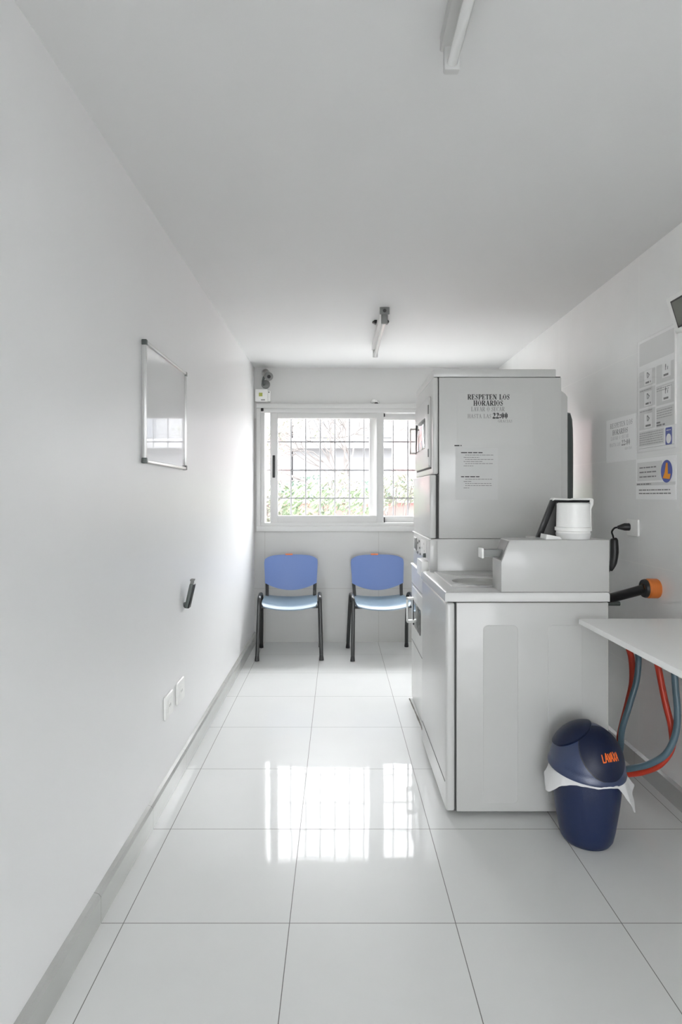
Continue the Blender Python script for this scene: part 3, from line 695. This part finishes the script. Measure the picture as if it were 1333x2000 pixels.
obj('white_rim', b, M_white, t)
# ================================================================ RIGHT WALL
def Pr(l0=0): return lambda u, v, l: Vector((XR-l-l0, -u, v))     # u = -Y so that print reads left to right
P = Pr(0.0003)
def wy(px): return 1150*XR/(px-660)
def wz(px, py): return 1.34-(py-968)*XR/(px-660)
# notice A
t = thing('paper_notice', 'white landscape notice with opening hours taped to the right wall', 'notice', (XR, 3.06, 1.518))
u0, u1, v0, v1 = -3.225, -2.905, 1.518, 1.748
b = BM(); slab(b, P, u0, u1, v0, v1, 0, 0.0015); obj('sheet', b, M_paper, t, smooth=False)
P1 = Pr(0.0013)
line(P1, 'HORARIOS', u0+0.072, v0+.145, .024, 1.0, .165, M_inkgrey, t); line(P1, '22:00', u0+0.172, v0+.082, .027, 1.0, .088, M_inkgrey, t)
line(P1, 'RESPETEN LOS', u0+0.045, v0+.182, .024, .9, .24, M_inklight, t); line(P1, 'LAVAR O SECAR', u0+.055, v0+.118, .017, .6, .19, M_inklight, t)
line(P1, 'HASTA LAS', u0+.04, v0+.084, .017, .6, .12, M_inklight, t); line(P1, 'GRACIAS', u0+.205, v0+.058, .011, .6, .075, M_inklight, t)
# poster in clear sleeve
t = thing('instruction_poster', 'tall poster of washing instruction panels in a clear sleeve on the right wall', 'poster', (XR, 2.72, 1.55))
u0, u1, v0, v1 = -2.885, -2.565, 1.552, 2.088
b = BM(); slab(b, P, u0, u1, v0, v1, 0, 0.0015); obj('sheet', b, M_paper, t, smooth=False)
b = BM(); gr_ = M_palegrey
rect(b, P1, u0+.012, u1-.012, v0+.415, v1-.012, .0006)
rect(b, P1, u0+.012, u0+.155, v0+.31, v0+.385, .0006); rect(b, P1, u0+.165, u1-.012, v0+.30, v0+.385, .0006)
rect(b, P1, u0+.012, u0+.155, v0+.21, v0+.30, .0006); rect(b, P1, u0+.165, u1-.012, v0+.20, v0+.29, .0006)
rect(b, P1, u0+.012, u0+.155, v0+.105, v0+.20, .0006); rect(b, P1, u0+.165, u1-.012, v0+.10, v0+.19, .0006)
rect(b, P1, u0+.012, u1-.09, v0+.025, v0+.095, .0006)
obj('printed_panels', b, gr_, t, smooth=False)
P3 = Pr(0.0024); R2 = random.Random(4)
for (a, c) in ((.06, .315), (.215, .32), (.06, .215), (.215, .215), (.06, .11)):
    b = BM(); ic = BM(); rect(b, P3, u0+a, u0+a+.07, v0+c, v0+c+.068, .0004); card = obj('pictogram_card', b, M_paper, t, smooth=False)
    words(ic, P3, u0+a+.012, v0+c+.006, .046, .009, R2)
    for q in range(3): stroke(ic, P3, (u0+a+.035+.01*math.cos(q*2.1+a*9), v0+c+.045+.014*math.sin(q*2.1)), (u0+a+.035+.012*math.cos(q*2.1+2), v0+c+.045+.014*math.sin(q*2.1+2.1)), .005, .0012)
    obj('pictogram', ic, M_inkgrey, card, smooth=False)
b = BM()
for q in range(6): words(b, P3, u0+.016, v0+.032+q*.0105, .205, .0035, R2)
for q in range(4): words(b, P3, u0+.17, v0+.175-q*.011, .125, .0035, R2)
words(b, P3, u0+.17, v0+.275, .12, .004, R2); words(b, P3, u0+.17, v0+.265, .1, .004, R2); words(b, P3, u0+.02, v0+.29, .1, .004, R2); words(b, P3, u0+.02, v0+.19, .11, .004, R2)
words(b, P3, u0+.01, v0+.014, .30, .0018, R2)
obj('fine_print', b, M_inklight, t, smooth=False)
b = BM(); words(b, P3, u0+.168, v0+.118, .04, .008, R2); words(b, P3, u0+.168, v0+.106, .07, .008, R2); obj('bold_caption', b, M_inkgrey, t, smooth=False)
b = BM(); b.faces.new([b.verts.new(P3(x_, y_, .0004)) for x_, y_ in rrect(u1-.078, u1-.026, v0+.015, v0+.092, .006)]); bl = obj('blue_label', b, M_bluelabel, t, smooth=False)
b = BM(); b.faces.new([b.verts.new(P3(u1-.052+.020*math.cos(a), v0+.042+.022*math.sin(a), .0008)) for a in [2*math.pi*k_/24 for k_ in range(24)]]); words(b, P3, u1-.07, v0+.078, .034, .004, R2); obj('white_disc', b, M_paper, bl, smooth=False)
b = BM(); slab(b, P, u0-.006, u1+.006, v0-.006, v1+.004, .0045, .0052); obj('clear_sleeve', b, M_clear, t, smooth=False)
b = BM(); slab(b, P, u1+.001, u1+.007, v0+.10, v1-.01, 0, .008); obj('sleeve_edge', b, M_white, t, smooth=False)
# notice with logo
t = thing('logo_notice', 'small notice with an orange letter on a blue disc below the poster', 'notice', (XR, 2.72, 1.32))
u0, u1, v0, v1 = -2.905, -2.562, 1.322, 1.518
b = BM(); slab(b, P, u0, u1, v0, v1, 0, 0.0015); obj('sheet', b, M_paper, t, smooth=False)
b = BM(); rect(b, P1, u0+.012, u1-.11, v0+.088, v1-.018, .0006); rect(b, P1, u0+.004, u1-.004, v0+.066, v0+.080, .0006); obj('printed_panels', b, M_palegrey, t, smooth=False)
b = BM()
for q in range(3): words(b, P3, u0+.035, v0+.105+q*.022, .15, .006, R2)
words(b, P3, u0+.01, v0+.07, .13, .006, R2); words(b, P3, u0+.03, v0+.042, .27, .005, R2); words(b, P3, u0+.03, v0+.026, .28, .005, R2)
obj('fine_print', b, M_inkgrey, t, smooth=False)
cxu, cyv = u1-.072, v0+.127
b = BM(); b.faces.new([b.verts.new(P3(cxu+.046*math.cos(a), cyv+.051*math.sin(a), .0004)) for a in [2*math.pi*k_/32 for k_ in range(32)]]); lg = obj('logo_disc', b, M_bluelabel, t, smooth=False)
b = BM(); b.faces.new([b.verts.new(P3(cxu+x_, cyv+y_, .0010)) for x_, y_ in ((-.030, -.030), (.026, -.036), (.033, -.012), (.012, -.012), (.010, .038), (-.004, .038), (-.014, -.004))]); obj('letter', b, M_amber, lg, smooth=False)
# tilted display at the frame edge
t = thing('wall_display', 'white framed box with olive screen tilted down at the top right edge', 'display', (XR, 2.38, 2.05))
Mx = Matrix.Translation((XR-0.004, 2.50, 2.035)) @ Matrix.Rotation(math.radians(-17), 4, 'Y')
b = BM(); box(b, -0.035, -0.002, -0.42, 0.0, 0.0, 0.155, 0.004, M=Mx); obj('housing', b, M_white, t)
b = BM(); box(b, -0.038, -0.034, -0.40, -0.030, 0.020, 0.135, 0.001, M=Mx); obj('screen_bezel', b, M_black, t)
b = BM(); box(b, -0.040, -0.037, -0.39, -0.040, 0.028, 0.127, 0.0005, M=Mx); obj('screen', b, M_screen, t)
b = BM(); box(b, XR-0.03, XR+0.0, 2.30, 2.36, 2.06, 2.12, 0.003); obj('mounting_bracket', b, M_white, t)
# socket, plug and lead
t = thing('wall_socket', 'white wall socket with a black plug, on the right wall above the drain pipe', 'socket', (XR, 2.925, 1.14))
b = BM(); prism(b, rrect(2.872, 2.985, 1.139, 1.224, .008), 0, XR-.010, XR, .003); obj('cover_plate', b, M_white, t)
b = BM(); lathe(b, [(0, 0), (.021, 0), (.021, .003), (0, .003)], 24, Matrix.Translation((XR-.0095, 2.955, 1.183)) @ Matrix.Rotation(-math.pi/2, 4, 'Y')); obj('socket_insert', b, M_palegrey, t)
t = thing('power_lead', 'black plug and lead with an inline box hanging from the wall socket', 'cable', (1.41, 3.0, 0.95))
b = BM(); tube(b, [(XR-.010, 2.955, 1.183), (XR-.035, 2.955, 1.183), (XR-.045, 2.96, 1.182), (XR-.065, 2.965, 1.180)], [.019, .019, .015, .008], 20); obj('plug', b, M_black, t, angle=50)
b = BM(); tube(b, [(XR-.062, 2.965, 1.180), (1.400, 2.975, 1.176), (1.398, 3.00, 1.155), (1.414, 3.02, 1.13), (1.418, 3.02, 1.10)], .0045, 10, smooth=8); tube(b, [(1.402, 3.02, .965), (1.37, 3.03, .93), (1.28, 3.06, .92), (1.17, 3.08, .94)], .0045, 10, smooth=8); obj('lead', b, M_black, t, angle=50)
b = BM(); tube(b, [(1.418, 3.02, 1.122), (1.419, 3.02, 1.112), (1.420, 3.02, 1.05), (1.414, 3.02, .995), (1.400, 3.02, .955)], [.007, .019, .021, .018, .008], 16, smooth=4); obj('inline_box', b, M_black, t, angle=50)
# drain pipe
t = thing('drain_pipe', 'thick black drain pipe running into an orange collar on the right wall', 'pipe', (1.40, 2.75, 0.86))
b = BM(); tube(b, [(XR-.05, 2.72, .912), (1.40, 2.755, .893), (1.318, 2.85, .844), (1.25, 2.97, .80), (1.22, 3.18, .77)], .0225, 20, smooth=5); obj('pipe', b, M_black, t, angle=50)
b = BM(); lathe(b, [(0, 0), (.043, 0), (.045, .004), (.045, .045), (.041, .050), (.041, .056), (.024, .058), (.0, .058)], 32, Matrix.Translation((XR, 2.715, .912)) @ Matrix.Rotation(-math.pi/2, 4, 'Y')); obj('rubber_collar', b, M_oranger, t, label='orange rubber collar')
b = BM(); lathe(b, [(0.043, 0.054), (.0435, .0565), (.040, .066), (.022, .068)], 32, Matrix.Translation((XR, 2.715, .912)) @ Matrix.Rotation(-math.pi/2, 4, 'Y'), cap=False); obj('pipe_elbow', b, M_black, t)
t = thing('water_tap', 'small dark tap behind the near washing machine under the black pipe', 'tap', (1.40, 3.08, 0.74))
b = BM(); tube(b, [(XR, 3.08, .775), (1.40, 3.08, .775), (1.385, 3.08, .76), (1.385, 3.08, .73)], .012, 14, smooth=3); obj('spout', b, M_dgrey, t)
b = BM(); lathe(b, [(0, 0), (.02, .0), (.024, .006), (.02, .014), (0, .016)], 16, Matrix.Translation((1.415, 3.08, .79))); obj('handle', b, M_dgrey, t)
# folding shelf table
t = thing('wall_table', 'white wall mounted table top cut off by the right edge', 'table', (1.22, 1.6, 0.82))
b = BM(); box(b, at(1131, 0, 2.36).x, XR, .55, 2.36, .826, .847, .0015); obj('table_top', b, M_tabletop, t)
for Y in (0.9, 1.55):
    b = BM(); prism(b, [(XR, .825), (1.06, .825), (1.06, .80), (XR, .50)], 1, Y, Y+.02, .002); obj('wall_bracket', b, M_tabletop, t)
# hoses
def hose(pts, Y, r, m, label, Ys=None):
    P_ = [at(px, py, (Ys[i] if Ys else Y)) for i, (px, py) in enumerate(pts)]
    b = BM(); tube(b, P_, r, 12, smooth=8); return tag(obj('water_hose', b, m, angle=60), label, 'hose', 'water hoses under the wall table')
hose([(1250, 1222), (1225, 1245), (1234, 1285), (1236, 1330), (1228, 1370), (1214, 1425), (1205, 1470), (1180, 1500)], 0, .0145, M_red, 'red hose hanging nearest the washing machine, partly behind a grey hose', [2.86, 2.83, 2.83, 2.83, 2.83, 2.84, 2.86, 2.9])
hose([(1262, 1222), (1246, 1258), (1248, 1290), (1244, 1330), (1231, 1375), (1216, 1425), (1211, 1470), (1190, 1505)], 0, .0135, M_teal, 'blue grey hose hanging in front of the red hose beside the washing machine', [2.80, 2.76, 2.76, 2.76, 2.76, 2.77, 2.8, 2.85])
hose([(1300, 1225), (1280, 1265), (1288, 1310), (1300, 1370), (1312, 1420), (1313, 1460), (1290, 1493), (1255, 1508), (1225, 1512)], 0, .0135, M_red, 'red hose curving down to the floor behind the bin', [2.6, 2.56, 2.55, 2.53, 2.5, 2.5, 2.52, 2.58, 2.62])
hose([(1328, 1240), (1318, 1290), (1320, 1340), (1324, 1390), (1320, 1435), (1302, 1472), (1270, 1492), (1238, 1500), (1215, 1503)], 0, .0135, M_teal, 'blue grey hose making the outermost loop beside the right wall', [2.5, 2.48, 2.47, 2.46, 2.46, 2.47, 2.5, 2.55, 2.6])
b = BM(); tube(b, [(1.19, 3.10, .50), (1.20, 2.98, .46), (1.205, 2.93, .38), (1.195, 2.93, .28), (1.18, 2.95, .02)], .017, 12, smooth=6)
tag(obj('drain_hose', b, M_dgrey, angle=60), 'dark ribbed hose dropping behind the back of the near washer', 'hose')

# ================================================================ BIN
BX, BY = at(1146, 0, 2.30).x, 2.30
t = thing('waste_bin', 'navy blue domed waste bin with a white liner beside the near washer', 'bin', (BX, BY, 0))
M = Matrix.Translation((BX, BY, 0))
b = BM(); lathe(b, [(0, 0.004), (.075, 0.0), (.088, .004), (.097, .018), (.104, .05), (.117, .13), (.125, .20), (.128, .25), (.128, .29), (.122, .29), (.118, .20), (0, .03)], 64, M); obj('bin_body', b, M_navy, t, angle=50)
dz, ra, hz = .283, .139, .165
def dome(r, th, ph): # th 0 = top
    return Vector((BX+r*ra*math.sin(th)*math.cos(ph), BY+r*ra*math.sin(th)*math.sin(ph), dz+r*hz*math.cos(th)))
tiltM = Matrix.Translation((BX, BY, dz)) @ Matrix.Rotation(math.radians(4), 4, 'Y') @ Matrix.Rotation(math.radians(4), 4, 'X') @ Matrix.Translation((-BX, -BY, -dz))
b = BM(); lathe(b, [(ra-.004, -.006), (ra+.004, -.004), (ra+.005, .006)]+[(ra*math.cos(a), hz*math.sin(a)+.004) for a in [math.pi/2*k_/22 for k_ in range(1, 23)]], 64, tiltM @ Matrix.Translation((BX, BY, dz)), cap=False)
dm = obj('domed_lid', b, mat('glossy_navy_plastic', (0.018, 0.034, 0.10), 0.30, bump=0.3, bscale=420, spec=0.8), t, angle=50)
def patch(axis, half, r0, r1, m, name, parent, seg=48, clip=None):
    """a round flap lying on the dome around direction axis"""
    a = Vector(axis).normalized(); u = a.orthogonal().normalized(); v = a.cross(u); o = bmesh.new()
    def pt(th, ph, r):
        d = (a*math.cos(th)+(u*math.cos(ph)+v*math.sin(ph))*math.sin(th))
        return tiltM @ Vector((BX+r*ra*d.x, BY+r*ra*d.y, dz+.004+r*hz*d.z))
    rings = [[o.verts.new(pt(half*i/10, 2*math.pi*j/seg, r1)) for j in range(seg)] for i in range(1, 11)]
    rings.append([o.verts.new(pt(half*1.01, 2*math.pi*j/seg, r0)) for j in range(seg)])
    c = o.verts.new(pt(0, 0, r1))
    for j in range(seg): o.faces.new([c, rings[0][j], rings[0][(j+1) % seg]])
    for i in range(len(rings)-1):
        for j in range(seg): o.faces.new([rings[i][j], rings[i][(j+1) % seg], rings[i+1][(j+1) % seg], rings[i+1][j]])
    bmesh.ops.recalc_face_normals(o, faces=o.faces); bb = BM(); merge(bb, o)
    return obj(name, bb, m, parent, angle=40)
fa = Vector((.16, -.70, .69)); fh = math.radians(40)
patch(fa, fh*1.03, .99, 1.004, M_black, 'flap_gap', dm)
fl = patch(fa, fh, .99, 1.020, M_navy2, 'swing_flap', dm)
patch(Vector((-.50, .12, .80)), math.radians(33), .98, 1.055, M_navy2, 'raised_flap', dm)
# orange logo on the flap: jagged capitals following the dome
def Pl(u, v, l):
    a = fa.normalized(); r = Vector((a.y*-1, a.x, 0)).normalized(); upv = a.cross(r)*-1
    if upv.z < 0: upv = -upv
    ca, sa = math.cos(.06), math.sin(.06); u, v = u*ca-v*sa, u*sa+v*ca
    d = (a+r*u+upv*v).normalized(); k_ = 1.026
    return tiltM @ Vector((BX+k_*ra*d.x, BY+k_*ra*d.y, dz+.004+k_*hz*d.z))
b = BM(); x_ = -.33
LG = {'L': (.10, [((.01,.17),(0,0)),((0,0),(.08,.0))]), 'A': (.12, [((0,0),(.05,.19)),((.05,.19),(.10,0)),((.02,.07),(.08,.07))]), 'V': (.09, [((0,.17),(.04,0)),((.04,0),(.08,.17))]), 'X': (.11, [((0,.0),(.09,.18)),((0,.20),(.09,0))])}
for c_ in 'LAVAXA':
    for a_, b_ in LG[c_][1]: stroke(b, Pl, ((x_+a_[0])*.80+.06, a_[1]*1.0-.27), ((x_+b_[0])*.80+.06, b_[1]*1.0-.27), .030, 0)
    x_ += LG[c_][0]
obj('logo', b, M_logo, fl, smooth=False, label='orange jagged logo lettering')
# liner: a crumpled skirt caught under the dome
o = bmesh.new(); n = 120; rn = random.Random(5); rings = []
def gauss(a, c, s):
    d = (a-c+math.pi) % (2*math.pi)-math.pi; return math.exp(-(d/s)**2)
for i in range(9):
    s = i/8; ring = []
    for j in range(n):
        a = 2*math.pi*j/n
        left = gauss(a, math.radians(190), .38); right = gauss(a, math.radians(-32), .34); r2 = gauss(a, math.radians(5), .30)
        L = .018+.062*left+.115*right+.055*r2+.05*gauss(a, math.radians(100), .9)
        wob = math.sin(a*9+1)*.5+math.sin(a*17+2)*.35+math.sin(a*31)*.2
        rad = .1335+s*(.012+.022*left+.024*right+.040*r2)+wob*.004*s
        ring.append(o.verts.new((BX+rad*math.cos(a), BY+rad*math.sin(a), .284-s*L+wob*.004*s-.014*s*math.sin(s*3.1)*.3+(.012 if a < math.pi else 0)*0)))
    rings.append(ring)
for i in range(8):
    for j in range(n): o.faces.new([rings[i][j], rings[i][(j+1) % n], rings[i+1][(j+1) % n], rings[i+1][j]])
b = BM(); merge(b, o); lo = obj('bin_liner', b, M_bag, t, angle=80, label='white crumpled plastic liner')
sm = lo.modifiers.new('thickness', 'SOLIDIFY'); sm.thickness = .0012

# ================================================================ LEFT WALL
t = thing('whiteboard', 'small glossy whiteboard with aluminium frame on the left wall', 'whiteboard', (XL, 2.59, 1.46))
y0, y1, z0, z1 = 2.285, 2.905, 1.468, 1.946
b = BM(); box(b, XL, XL+.012, y0+.008, y1-.008, z0+.008, z1-.008); obj('board', b, M_board, t, smooth=False)
b = BM()
box(b, XL+.004, XL+.020, y0, y0+.012, z0, z1, .002); box(b, XL+.004, XL+.020, y1-.012, y1, z0, z1, .002)
box(b, XL+.004, XL+.020, y0, y1, z0, z0+.012, .002); box(b, XL+.004, XL+.020, y0, y1, z1-.012, z1, .002); obj('frame', b, M_alumetal, t)
for Y in (y0, y1):
    for Z in (z0, z1):
        b = BM(); box(b, XL+.002, XL+.022, Y-.002 if Y == y0 else Y-.016, Y+.016 if Y == y0 else Y+.002, Z-.002 if Z == z0 else Z-.020, Z+.020 if Z == z0 else Z+.002, .003); obj('corner_cap', b, M_dgrey if Y == y0 else M_grey, t)
# bracket
t = thing('wall_bracket', 'dark grey metal bracket leaning out from the left wall above the sockets', 'bracket', (XL, 2.93, .78))
sl2 = .030/.135
def bk_(s0, s1, w0, w1, th):
    return [(XL+.006+s0*sl2, .785+s0), (XL+.006+s0*sl2+th, .785+s0-.003), (XL+.006+s1*sl2+th, .785+s1-.003), (XL+.006+s1*sl2, .785+s1)]
b = BM(); prism(b, bk_(0, .118, 0, 0, .017), 1, 2.905, 2.945, .002); obj('bracket_arm', b, M_dgrey, t)
b = BM(); prism(b, [(XL+.006+.0+.017, .783), (XL+.006+.021, .782), (XL+.006+.118*sl2+.021, .899), (XL+.006+.118*sl2+.017, .900)], 1, 2.908, 2.95, .001); obj('black_pad', b, M_black, t)
b = BM(); prism(b, bk_(.116, .134, 0, 0, .012), 1, 2.915, 2.938, .001); prism(b, [(XL+.033, .917), (XL+.049, .915), (XL+.053, .924), (XL+.034, .926)], 1, 2.910, 2.942, .001); obj('hook_tip', b, M_grey, t)
b = BM(); box(b, XL, XL+.008, 2.916, 2.934, .788, .810, .002); obj('wall_plate', b, M_dgrey, t)
# sockets
for yc, zc, lb in ((2.640, .402, 'white wall socket low on the left wall, the one nearer the camera'), (2.835, .402, 'white wall socket low on the left wall, the one nearer the window')):
    t = thing('wall_socket', lb, 'socket', (XL, yc, zc-.055), 'sockets on the left wall')
    b = BM(); prism(b, rrect(yc-.062, yc+.062, zc-.052, zc+.052, .010), 0, XL, XL+.011, .004, 3); cpn = obj('cover_plate', b, M_white, t)
    b = BM(); prism(b, rrect(yc-.028, yc+.028, zc-.030, zc+.030, .004), 0, XL+.0105, XL+.0125, .001); obj('socket_insert', b, M_white, t)
    b = BM()
    for dy in (-.009, .009): box(b, XL+.012, XL+.0128, yc+dy-.0015, yc+dy+.0015, zc-.006, zc+.006)
    obj('pin_slots', b, M_seam, cpn, smooth=False)

# ================================================================ BACK WALL DETAILS
t = thing('security_camera', 'small grey bullet camera in the top corner left of the window', 'camera', (-.655, YB, 2.30))
b = BM(); lathe(b, [(0, 0), (.040, 0), (.040, .006), (.034, .012), (0, .014)], 28, Matrix.Translation((at(519.5, 0, YB).x, YB, at(0, 751, YB).z)) @ Matrix.Rotation(math.pi/2, 4, 'X')); obj('wall_mount', b, M_grey, t)
b = BM(); tube(b, [(at(516, 0, YB).x, YB-.012, at(0, 752, YB).z), (at(514, 0, 5.34).x, 5.34, at(0, 745, 5.34).z), (at(517, 0, 5.30).x, 5.30, at(0, 733, 5.30).z)], .011, 10, smooth=4); obj('arm', b, M_dgrey, t)
p0 = at(519, 728, 5.37); p1 = at(525, 735, 5.21); dv = (p1-p0).normalized()
b = BM(); tube(b, [p0, p0+dv*.01, p1-dv*.005, p1], [.030, .036, .036, .034], 24); obj('camera_body', b, M_steel, t)
b = BM(); tube(b, [p1-dv*.006, p1+dv*.012], .0385, 24); hd_ = obj('lens_hood', b, M_grey, t)
b = BM(); tube(b, [p1+dv*.010, p1+dv*.014], .030, 24); obj('lens_ring', b, M_grey, hd_)
b = BM(); tube(b, [p1+dv*.012, p1+dv*.017], .016, 20); obj('lens', b, M_black, hd_)
t = thing('junction_box', 'small white box with a yellow green sticker under the camera', 'box', (-.69, YB, 2.19))
a0 = at(498.5, 784, 5.34); a1 = at(527.5, 760, 5.34)
b = BM(); box(b, max(a0.x, XL+.003), a1.x-.02, 5.34, YB, a0.z, a1.z, .006); box(b, a1.x-.03, a1.x+.002, 5.362, YB, a0.z+.004, a1.z-.01, .004); obj('box_body', b, M_white, t)
b = BM(); c0 = at(506, 774, 5.339); c1 = at(513, 767, 5.339); box(b, c0.x, c1.x, 5.3385, 5.341, c0.z, c1.z); obj('sticker', b, M_yellow, t, label='yellow green square sticker')
b = BM(); c0 = at(510, 782, 5.339); c1 = at(518, 780, 5.339); box(b, c0.x, c1.x, 5.3385, 5.341, c0.z, c1.z); obj('printed_mark', b, M_inkgrey, t)
b = BM(); lathe(b, [(0, 0), (.006, 0), (.005, .004), (0, .005)], 12, Matrix.Translation((at(525.5, 0, 5.362).x, 5.362, at(0, 766, 5.362).z)) @ Matrix.Rotation(math.pi/2, 4, 'X')); obj('screw', b, M_dgrey, t)
t = thing('cable_stub', 'small pale lump with a dark gap on top of the window frame', 'fitting', (at(733, 0, YB).x, YB, wz1))
b = BM()
for dx, dzz, r in ((-.012, .022, .020), (.008, .020, .016), (-.028, .012, .013), (.028, .012, .012)):
    q = bmesh.new(); bmesh.ops.create_icosphere(q, subdivisions=2, radius=r); q.transform(Matrix.Translation((at(733, 0, YB).x+dx, YB-.008, at(0, 788, YB).z+dzz))); merge(b, q)
obj('plaster_lump', b, M_palegrey, t)
b = BM(); q = bmesh.new(); bmesh.ops.create_icosphere(q, subdivisions=2, radius=.015); q.transform(Matrix.Translation((at(735.5, 0, 5.37).x, 5.372, at(0, 788, 5.37).z+.003)) @ Matrix.Diagonal((1.2, .6, .5, 1))); merge(b, q); obj('dark_stub', b, M_black, t)

# ================================================================ CEILING LIGHTS
def batten(Y0, Y1, xc, label):
    t = thing('fluorescent_batten', label, 'ceiling light', (xc, (Y0+Y1)/2, H), 'fluorescent battens on the ceiling')
    b = BM(); box(b, xc-.028, xc+.028, Y0, Y1, H-.042, H, .004); bd = obj('batten_body', b, M_batten, t)
    for Y, s in ((Y0, 1), (Y1, -1)):
        e = BM(); box(e, xc-.020, xc+.020, Y, Y+s*.022, H-.100, H-.036, .005); obj('lamp_holder', e, M_grey if s > 0 else M_batten, t)
    b = BM(); box(b, xc-.030, xc+.030, Y0-.005, Y0+.001, H-.044, H, .001); ec = obj('end_cap', b, M_grey, t)
    b = BM(); lathe(b, [(0, 0), (.011, 0), (.011, .003), (0, .004)], 16, Matrix.Translation((xc, Y0-.004, H-.022)) @ Matrix.Rotation(math.pi/2, 4, 'X')); obj('cable_hole', b, M_black, ec)
    b = BM(); tube(b, [(xc, Y0+.02, H-.082), (xc, Y1-.02, H-.082)], .013, 20); obj('tube', b, M_fluo, t, angle=60)
    return t
batten(3.66, 4.58, .292, 'unlit fluorescent batten light on the ceiling towards the window')
bt = batten(.55, 1.50, .288, 'unlit fluorescent batten light at the top edge, closest to the camera')
far = [o for o in bpy.data.objects if o.name == 'fluorescent_batten'][0]
b = BM(); prism(b, [(.292-.062, H-.012), (.292-.034, H-.028), (.292-.030, H), (.292-.045, H)], 1, 3.92, 3.95, .001); prism(b, [(.292+.052, H-.012), (.292+.036, H-.028), (.292+.028, H-.01), (.292+.03, H), (.292+.045, H)], 1, 3.92, 3.95, .001)
obj('mounting_clip', b, M_black, far, label='black mounting clips')

# dirty bead of sealant on the floor along the machines
b = BM(); rn = random.Random(2)
pts = [(.470, 3.88), (.478, 3.60), (.488, 3.40), (.486, 3.26), (.470, 3.20)]
pp = [Vector((x_+rn.uniform(-.004, .004), y_, .001)) for x_, y_ in pts]
tube(b, pp, [.002+rn.uniform(0, .004) for _ in range(40)], 6, smooth=8)
struct('trim_1', b, M_sealant)
